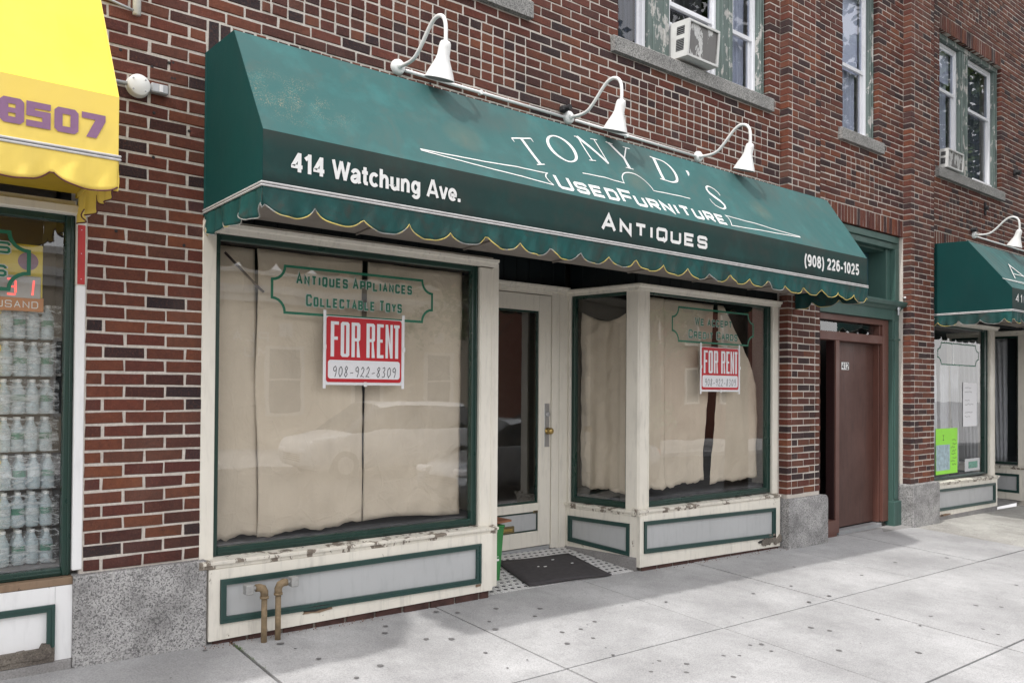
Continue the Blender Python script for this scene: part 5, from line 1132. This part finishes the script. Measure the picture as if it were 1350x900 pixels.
m = MB(); m.tube([(11.70, -.0, 3.66), (11.70, -.07, 3.66)], .03, 10); tag(m.build('photocell', 'dark_slot'), 'small dark fitting on the brick beside the far right lamp', 'light sensor')
m = MB(); m.tube([(13.196, 0, 4.70), (13.196, -.09, 4.69)], .035, 8); m.box(13.15, 13.24, -.03, .0, 4.66, 4.74, .01); tag(m.build('wall_bracket', 'dark_slot'), 'dark iron bracket on the brick to the right of the far window', 'bracket')
m = MB(); m.tube([(12.136, 0, 4.02), (12.136, -.05, 4.02)], .03, 8); m.box(12.11, 12.16, -.02, .0, 3.92, 4.1, .008); tag(m.build('wall_bracket', 'dark_slot'), 'small dark stub on the brick panel below the far window', 'bracket')
# junction box with photo switch on the left pier
t = thing('junction_box', 'round white junction box with small grey switch on the left brick pier', 'junction box', (1.149, 0, 3.05))
m = MB(); m.lathe([(0, .05), (.05, .05), (.056, .045), (.057, .008), (.06, 0)], (1.149, 0, 3.048), (0, -1, 0), 32); bx2 = m.build('cover', 'lamp_white', t, True)
for a in (.8, 2.4, 3.9, 5.5): m = MB(); m.lathe([(0, .003), (.0045, .002), (.005, 0)], (1.149 + .042 * math.cos(a), -.05, 3.048 + .042 * math.sin(a)), (0, -1, 0), 8); m.build('screw', 'steel_grey', bx2)
m = MB(); m.box(1.208, 1.298, -.045, -.004, 3.028, 3.078, .006); sw = m.build('switch', 'steel_grey', t); m = MB(); m.box(1.25, 1.268, -.049, -.044, 3.034, 3.072, .001); m.build('lens', 'sign_white', sw)
m = MB(); m.tube([(.90, -.02, 3.045), (1.10, -.025, 3.048)], .011, 8); m.build('conduit', 'steel_grey', t, True)
t = thing('wall_conduit', 'white pipe end with a thin cable at the top of the left brick pier', 'conduit', (1.13, 0, 3.45))
m = MB(); m.tube([(1.135, -.03, 3.9), (1.135, -.03, 3.42)], .021, 12); m.build('pipe', 'lamp_white', t, True)
m = MB(); m.tube([(.86, -.012, 3.50), (.95, -.02, 3.475), (1.05, -.02, 3.455), (1.12, -.035, 3.435)], .008, 8); m.build('cable', 'steel_grey', t, True)
m = MB()
for x, z in ((1.065, 3.225), (1.222, 3.175), (1.31, 3.22), (1.33, 3.225), (1.235, 2.93), (1.325, 3.14), (1.34, 3.14), (1.42, 2.87), (1.40, 2.235), (1.055, 2.27), (1.235, 2.69), (3.0, 3.52)): m.lathe([(0, .0035), (.007, .003), (.009, 0)], (x, -.0, z), (0, -1, 0), 8)
tag(m.build('drill_hole', 'dark_slot', None, kind='stuff'), 'dark drilled holes and plug marks scattered over the left brick pier', 'holes')

# ============================================================ PAVEMENT
sw = bpy.data.objects.new('pavement', None); COL.objects.link(sw); sw['kind'] = 'structure'
xs = [-6, -3.6, -1.0, 1.672, 3.047, 4.44, 5.775, 7.15, 8.5, 9.80, 11.2, 12.6, 14, 15.4, 17, 19, 22, 26]; ys = [.02, -1.335, -2.535, -3.75]
for i in range(len(xs) - 1):
    for j in range(3):
        a, b = xs[i] + .0055, xs[i + 1] - .0055; c, d = ys[j + 1] + .0065, ys[j] - (.0065 if j else 0)
        if xs[i + 1] == 1.672: b -= .012
        dz = U(-.002, .002); n = 6; m = MB(); T = {}
        for q in range(n + 1):
            for p in range(n + 1):
                x = a + (b - a) * p / n; y = c + (d - c) * q / n; ed = .004 if p in (0, n) or q in (0, n) else 0
                T[p, q] = len(m.v); m.v.append(Vector((x, y, gz(x, y) + dz - ed)))
        for q in range(n):
            for p in range(n): m.f.append([T[p, q], T[p + 1, q], T[p + 1, q + 1], T[p, q + 1]])
        rim = [T[p, 0] for p in range(n)] + [T[n, q] for q in range(n)] + [T[p, n] for p in range(n, 0, -1)] + [T[0, q] for q in range(n, 0, -1)]
        base = len(m.v)
        for r_ in rim: m.v.append(m.v[r_] - Vector((0, 0, .08)))
        for q in range(len(rim)): m.f.append([rim[q], base + q, base + (q + 1) % len(rim), rim[(q + 1) % len(rim)]])
        m.build('paving_slab', 'concrete_coarse' if i >= 9 and j == 0 else 'concrete', sw)
m = MB(); X0, X1 = -6, 26; y0, y1 = -3.76, 1.3
m.quad((X0, y0, gz(X0, y0) - .03), (X1, y0, gz(X1, y0) - .03), (X1, .05, gz(X1, .05) - .03), (X0, .05, gz(X0, .05) - .03)); m.build('joint_bed', 'joint_dark', sw)
m = MB(); m.add([(-6, -3.76, gz(-6, -3.76)), (26, -3.76, gz(26, -3.76)), (26, -3.9, gz(26, -3.76) - .005), (-6, -3.9, gz(-6, -3.76) - .005), (26, -3.92, gz(26, -3.76) - .2), (-6, -3.92, gz(-6, -3.76) - .2)], [(0, 3, 2, 1), (3, 5, 4, 2)]); fixn(m.build('kerb', 'concrete_curb', sw))
# chewing-gum spots and grit
GS = [(345, 830), (367, 822), (370, 848), (455, 796), (450, 815), (508, 825), (508, 834), (501, 877), (470, 893), (562, 842), (575, 806), (603, 807), (654, 802), (645, 819), (653, 829), (741, 833), (595, 842), (766, 829), (782, 841), (808, 863), (748, 848), (784, 819), (712, 802), (878, 793), (905, 886), (993, 782), (1069, 827), (1094, 831), (989, 850), (1004, 849), (1017, 858), (1106, 857), (1213, 824), (1296, 829), (1287, 798), (1211, 860), (1157, 816), (1043, 772), (1047, 747), (1067, 793), (1093, 785), (1180, 741), (1248, 735), (1340, 771), (1320, 800), (975, 864), (954, 864), (869, 871), (905, 875), (967, 892), (858, 885), (1136, 758), (1227, 812), (1316, 836), (705, 812), (270, 857), (420, 868), (640, 860)]
def unproj_ground(sx, sy):
    d = r2 * (sx - 675) / 1070 - u2 * (sy - 501.7) / 1070 + w_; n = Vector((.0195, -.05, 1)); o = Vector((0, -4.6, 1.45)); P0 = Vector((0, 0, gz(0, 0)))
    return o + d * ((P0 - o).dot(n) / d.dot(n))
m = MB(); rd = random.Random(11)
SP = [tuple(unproj_ground(x, y))[:2] for x, y in GS] + [(rd.uniform(.8, 12), rd.uniform(-3.4, -.3)) for _ in range(90)]
for i, (x, y) in enumerate(SP):
    r = rd.uniform(.011, .021) if i < len(GS) else rd.uniform(.002, .008); n = 9
    ring = [(x + r * rd.uniform(.8, 1.25) * math.cos(2 * math.pi * q / n), y + r * rd.uniform(.8, 1.2) * math.sin(2 * math.pi * q / n)) for q in range(n)]
    m.add([(x, y, gz(x, y) + .0042)] + [(a, b, gz(a, b) + .0022) for a, b in ring], [(0, 1 + q, 1 + (q + 1) % n) for q in range(n)])
tag(m.build('gum_spots', 'gum', None, kind='stuff'), 'dark chewing gum spots trodden into the pale pavement slabs', 'gum spots')
m = MB()
for i in range(260):
    x = rd.uniform(1.5, 2.6) if i < 150 else rd.uniform(5.2, 7.2); y = -.06 - abs(rd.gauss(0, .035)); s = rd.uniform(.002, .009); z = gz(x, y) + .002
    m.add([(x, y, z), (x + s, y + s * .3, z + s * .2), (x + s * .4, y - s, z + s * .3), (x + s * .5, y, z + s)], [(0, 1, 3), (1, 2, 3), (2, 0, 3)])
tag(m.build('debris', 'crumb', None, kind='stuff'), 'brown crumbs and flaked paint along the foot of the shopfront', 'debris')
m = MB()
for i in range(60):
    x, y = 1.668 + rd.uniform(-.01, .01), rd.uniform(-.24, -.12) if i < 40 else rd.uniform(-.6, -.1); h = rd.uniform(.006, .018); a = rd.uniform(0, 6); z = gz(x, y) - .004
    m.add([(x, y, z), (x + .003, y, z), (x + .012 * math.cos(a), y + .012 * math.sin(a), z + h)], [(0, 1, 2)])
tag(m.build('weeds', 'weed', None, kind='stuff'), 'tiny green weeds in the wide pavement joint near the standpipes', 'weeds')

# mosaic floor of the recess
mo = bpy.data.objects.new('mosaic_floor', None); COL.objects.link(mo); mo['kind'] = 'structure'
zm_ = lambda x, y: gz(x, -.05) + .125 * max(y, -.02)
m = MB(); m.add([(3.50, .0, zm_(3.5, 0) - .004), (5.12, .0, zm_(5.12, 0) - .004), (5.0, .8, zm_(5, .8) - .004), (3.50, .8, zm_(3.5, .8) - .004)], [(0, 1, 2, 3)]); m.add([(3.50, -.02, zm_(3.5, 0) - .05), (5.12, -.02, zm_(5.12, 0) - .05), (5.12, .0, zm_(5.12, 0) - .004), (3.50, .0, zm_(3.5, 0) - .004)], [(0, 1, 2, 3)]); m.build('mortar_bed', 'grout', mo)
W, D_ = MB(), MB(); c = .064
def tile(mb, x0, x1, y0, y1, h):
    if x1 < 3.5 or x0 > 5.09 - .14 * y0: return
    v = [(x0, y0), (x1, y0), (x1, y1), (x0, y1)]; b = .0012
    mb.add([(x, y, zm_(x, y) - .006) for x, y in v] + [(x + (b if x == x0 else -b), y + (b if y == y0 else -b), zm_(x, y) + h) for x, y in v], [(4, 5, 6, 7), (0, 1, 5, 4), (1, 2, 6, 5), (2, 3, 7, 6), (3, 0, 4, 7)])
for j in range(-1, 13):
    for i in range(26):
        x, y = 3.49 + c * i + (j % 2) * c / 2, .004 + c * j
        if y < -.01 or y > .76: continue
        h = lambda: U(0, .0012); g = .0018
        tile(W, x + g, x + .042 - g, y + g, y + .021 - g, h()); tile(W, x + g, x + .042 - g, y + .021 + g, y + .042 - g, h())
        tile(W, x + .042 + g, x + c - g, y + g, y + .042 - g, h()); tile(W, x + g, x + .030 - g, y + .042 + g, y + c - g, h()); tile(D_, x + .034, x + .058, y + .042 + g, y + c - g, .0012)
W.build('white_tiles', 'tile_white', mo, kind='stuff'); D_.build('dark_tiles', 'tile_dark', mo, kind='stuff')
m = MB(); z = -.15; m.add([(12.4, .02, z), (13.6, .02, z), (13.6, 1.1, z + .12), (12.4, 1.1, z + .12)], [(0, 1, 2, 3)]); m.build('far_recess_tiles', 'grout', mo, kind='stuff')

# ============================================================ STREET BEHIND THE CAMERA (seen mirrored in the glass)
def struct(name, mat, mb): o = mb.build(name, mat); o['kind'] = 'structure'; return o
m = MB(); rz_ = lambda x: -.33 - .0195 * x
m.add([(-60, -3.9, rz_(-60)), (90, -3.9, rz_(90)), (90, -13, rz_(90)), (-60, -13, rz_(-60))], [(3, 2, 1, 0)]); struct('road', 'asphalt', m)
m = MB(); m.add([(-60, -13, rz_(-60) + .14), (90, -13, rz_(90) + .14), (90, -17.2, rz_(90) + .3), (-60, -17.2, rz_(-60) + .3), (90, -13, rz_(90) - .05), (-60, -13, rz_(-60) - .05)], [(3, 2, 1, 0), (0, 1, 4, 5)]); struct('far_pavement', 'concrete', fixn and m)
m = MB(); m.add([(-400, -400, -2.6), (400, -400, -2.6), (400, 400, -2.6), (-400, 400, -2.6)], [(0, 1, 2, 3)]); struct('ground', 'concrete', m)
fb = thing('stucco_building', 'long low cream building across the street, mirrored in the shop windows', 'building', (8, -17, 0))
m = MB(); m.box(-14, 16.5, -27, -17, -1, 4.3); m.build('wall', 'stucco', fb)
m = MB(); m.box(-14.1, 16.6, -17.25, -16.75, 4.05, 4.25); m.box(-14.1, 16.6, -17.1, -16.85, 3.85, 4.05); m.box(-14.1, 16.6, -17.2, -16.9, 4.6, 4.75); m.build('cornice', 'stucco_trim', fb); m = MB(); m.box(-14, 16.5, -26.9, -17.02, 4.3, 4.72); m.build('parapet', 'stucco', fb)
for i in range(11):
    x = -12 + 2.6 * i
    m = MB(); frame_ring(m, x, x + 1.1, .75, 2.65, -17.0, -16.9, .09, 0); w = m.build('window', 'stucco_trim', fb); m = MB(); m.box(x + .09, x + 1.01, -16.99, -16.97, .84, 2.56); m.build('pane', 'far_glass', w); m = MB(); m.box(x + .09, x + 1.01, -16.965, -16.94, 1.68, 1.73); m.build('glazing_bar', 'stucco_trim', w)
    m = MB(); m.box(x + .4, x + .75, -17, -16.93, 2.95, 3.3); m.build('wall_block', 'stucco_trim', fb)
m = MB()
for s, z in (('PLA', 2.75), ('MU', 2.3)): fitword(m, s, -8.9, -8.9 + .34 * len(s), z, .30, .05, lambda x, zz, l=0: Vector((-x, -16.985 + l, zz)), 1, .35)
m.build('wall_lettering', 'letter_white', fb)
bb = thing('brick_block', 'taller red brick building across the street, mirrored in the shop door', 'building', (24, -18, 0))
m = MB(); m.box(16.7, 34, -30, -18, -1.5, 8.5); m.build('wall', 'far_brick', bb); m = MB(); m.box(16.6, 34.1, -18.3, -17.8, 8.3, 8.6); m.build('cornice', 'stucco_trim', bb)
for i in range(6):
    for j in range(3):
        x, z = 17.6 + 2.6 * i, .9 + 2.6 * j; m = MB(); frame_ring(m, x, x + 1.0, z, z + 1.6, -18.0, -17.93, .08, 0); w = m.build('window', 'stucco_trim', bb); m = MB(); m.box(x + .08, x + .92, -17.99, -17.97, z + .08, z + 1.52); m.build('pane', 'far_glass', w)
def car(label, x0, y, z, L, W_, hood, belt, roof, mat, st):
    t = thing('parked_car', label, 'car', (x0 + L / 2, y, z), 'cars parked along the street'); hw = W_ / 2
    body, gl = MB(), MB(); rings = []
    for u, zb, zt, zr, k in st:   # position, lower edge, belt, roof, width factor
        X = x0 + u * L; w = hw * k; rt = w * (.80 if zr - zt > .1 else .9)
        half = [(w * .90, zb), (w * .985, zb + .12), (w, zb + .32), (w * .985, zt - .06), (w * .95, zt), (rt, zt + (zr - zt) * .88), (rt * .86, zr), (rt * .4, zr + .02)]
        rings.append([(X, y + a, z + b) for a, b in half] + [(X, y - a, z + b) for a, b in half[::-1]])
    n = len(rings[0]); off = 0
    V = [p for r in rings for p in r]; F = []; G = []
    for i in range(len(rings) - 1):
        cab = st[i][3] - st[i][2] > .12 or st[i + 1][3] - st[i + 1][2] > .12; slopey = abs(st[i][3] - st[i + 1][3]) > .18
        for q in range(n):
            f = (i * n + q, i * n + (q + 1) % n, (i + 1) * n + (q + 1) % n, (i + 1) * n + q)
            (G if cab and (q in (4, 10) or (slopey and q in (5, 6, 7, 8, 9))) else F).append(f)
    F += [tuple(range(n)), tuple((len(rings) - 1) * n + q for q in range(n))]
    body.add(V, F); fixn(body.build('body', mat, t, True)); gl.add(V, G); fixn(gl.build('windows', 'car_glass', t, True))
    for fx in (.17, .80):
        for s in (-1, 1):
            cx = x0 + fx * L; m = MB(); m.lathe([(0, .0), (.20, .0), (.22, .01), (.31, .01), (.33, .03), (.33, .18), (.30, .2), (0, .2)], (cx, y + s * (hw + .012), z + .33), (0, -s, 0), 24); wh = m.build('wheel', 'tyre', t, True)
            m = MB(); m.lathe([(0, -.006), (.06, -.008), (.19, -.004), (.21, .008)], (cx, y + s * (hw + .012), z + .33), (0, -s, 0), 24); m.build('rim', 'aluminium', wh)
    for s in (-1, 1):
        m = MB(); m.box(x0 - .02, x0 + .12, y + s * hw * .62 - .18, y + s * hw * .62 + .18, z + .58, z + .70, .03); m.build('headlight', 'sign_white', t)
        m = MB(); m.box(x0 + L - .08, x0 + L + .02, y + s * hw * .7 - .12, y + s * hw * .7 + .12, z + .7, z + .85, .02); m.build('tail_light', 'red_sign', t)
    m = MB()
    for i in range(4): m.box(x0 - .03, x0 + .02, y - hw * .5, y + hw * .5, z + .40 + .045 * i, z + .418 + .045 * i)
    m.build('grille', 'dark_slot', t)
    return t
sedan = [(0, .32, .55, .57, .80), (.03, .2, .66, .68, .92), (.10, .2, .75, .77, .98), (.28, .2, .90, .93, 1), (.44, .2, .93, 1.38, 1), (.50, .2, .93, 1.42, 1), (.70, .2, .94, 1.38, 1), (.86, .2, .95, 1.0, .99), (.96, .22, .90, .92, .95), (1, .35, .70, .72, .86)]
suv = [(0, .35, .75, .78, .84), (.03, .25, .88, .9, .94), (.2, .25, 1.0, 1.02, 1), (.36, .25, 1.05, 1.62, 1), (.45, .25, 1.05, 1.68, 1), (.85, .25, 1.05, 1.66, 1), (.96, .25, 1.05, 1.2, .98), (1, .35, .9, .95, .92)]
car('silver saloon car parked at the near kerb, mirrored in the shop door', 7.5, -6.4, rz_(9), 4.6, 1.8, 0, 0, 0, 'car_silver', sedan)
car('white car parked across the street, mirrored in the large window', 7.4, -12.0, rz_(9), 4.8, 1.85, 0, 0, 0, 'car_white', suv)
car('dark car parked across the street, mirrored in the glass', 13.4, -12.0, rz_(15), 4.6, 1.8, 0, 0, 0, 'car_dark', sedan)
def tree(label, x, y, h, r, seed, z0=None, nc=34, group='trees across the street'):
    z0 = rz_(x) if z0 is None else z0; t = thing('street_tree', label, 'tree', (x, y, z0), group); rd = random.Random(seed)
    m = MB(); m.tube([(x, y, z0), (x + .05, y, z0 + h * .25), (x - .05, y + .05, z0 + h * .5), (x, y, z0 + h * .8)], [.2, .16, .12, .05], 10)
    for i in range(7):
        a = rd.uniform(0, 6.28); b = rd.uniform(.35, .6) * h; m.tube([(x, y, z0 + b), (x + r * .4 * math.cos(a), y + r * .4 * math.sin(a), z0 + b + h * .12), (x + r * .75 * math.cos(a), y + r * .75 * math.sin(a), z0 + b + h * .22)], [.07, .045, .02], 6)
    m.build('trunk', 'bark', t, True); m = MB()
    cl = [(x + rd.gauss(0, r * .42), y + rd.gauss(0, r * .42), z0 + h * .68 + rd.gauss(0, h * .14), rd.uniform(.35, .7)) for _ in range(nc)]
    for cx, cy, cz, cr in cl:
        for _ in range(110):
            d = Vector((rd.gauss(0, 1), rd.gauss(0, 1), rd.gauss(0, 1))).normalized() * cr * rd.uniform(.5, 1.1); p = Vector((cx, cy, cz)) + d; a = Vector((rd.uniform(-1, 1), rd.uniform(-1, 1), rd.uniform(-.6, .6))).normalized() * .09; b = a.cross(Vector((rd.uniform(-1, 1), rd.uniform(-1, 1), rd.uniform(-1, 1)))).normalized() * .06
            m.add([p - a, p - b, p + a, p + b], [(0, 1, 2, 3)])
    m.build('crown', 'leaf', t)
tree('leafy tree across the street, mirrored in the upper flat windows', 14.5, -14.2, 7.5, 2.2, 1); tree('second leafy tree across the street, farther right', 22, -14.4, 8, 2.4, 2)

KG = 'street trees on the near kerb'
tree('street tree on the near kerb, mirrored in the flat window with the air conditioner', 11.2, -3.3, 10, 1.9, 3, gz(11, -3.3), 48, KG)
tree('street tree on the near kerb, mirrored in the narrow flat window', 16.3, -3.3, 10.4, 2.0, 4, gz(16, -3.3), 48, KG)
tree('street tree on the near kerb, mirrored in the farthest flat window', 21.6, -3.3, 10.8, 2.0, 5, gz(21, -3.3), 48, KG)

# one object for each letter of the lettering
def split_letters(o):
    me = o.data; n = len(me.vertices); par = list(range(n))
    def find(a):
        while par[a] != a: par[a] = par[par[a]]; a = par[a]
        return a
    for p in me.polygons:
        v = p.vertices
        for q in v[1:]: par[find(q)] = find(v[0])
    isl = {}
    for p in me.polygons: isl.setdefault(find(p.vertices[0]), []).append(p)
    G = []
    for ps in isl.values():
        xs = [me.vertices[i].co.x for p in ps for i in p.vertices]; G.append([min(xs), max(xs), min(me.vertices[i].co.z for p in ps for i in p.vertices), max(me.vertices[i].co.z for p in ps for i in p.vertices), list(ps)])
    ch = True
    while ch:
        ch = False
        for i in range(len(G)):
            for j in range(i + 1, len(G)):
                a, b = G[i], G[j]; ov = min(a[1], b[1]) - max(a[0], b[0]); oz = min(a[3], b[3]) - max(a[2], b[2])
                if ov > .25 * min(a[1] - a[0], b[1] - b[0]) and oz > -.004 and max(a[1] - a[0], b[1] - b[0]) < .35 or (ov > -.0005 and oz > -.0005 and max(a[1] - a[0], b[1] - b[0]) >= .35 and min(a[1] - a[0], b[1] - b[0]) >= .35):
                    G[i] = [min(a[0], b[0]), max(a[1], b[1]), min(a[2], b[2]), max(a[3], b[3]), a[4] + b[4]]; G.pop(j); ch = True; break
            if ch: break
    if len(G) < 2: return
    for g in G:
        ids = sorted({i for p in g[4] for i in p.vertices}); mp = {k: i for i, k in enumerate(ids)}
        c = sum((me.vertices[i].co for i in ids), Vector()) / len(ids)
        m2 = bpy.data.meshes.new('letter'); m2.from_pydata([tuple(me.vertices[i].co - c) for i in ids], [], [[mp[i] for i in p.vertices] for p in g[4]]); m2.materials.append(me.materials[0])
        q = bpy.data.objects.new('flourish' if g[1] - g[0] > .35 else 'letter', m2); COL.objects.link(q); q.parent = o.parent; q.location = o.location + c
    bpy.data.objects.remove(o)
for o in [o for o in bpy.data.objects if o.type == 'MESH' and o.name.split('.')[0] in ('lettering', 'letters', 'letter_outline', 'sign_lettering', 'handwriting', 'number', 'digit', 'wall_lettering')]: split_letters(o)
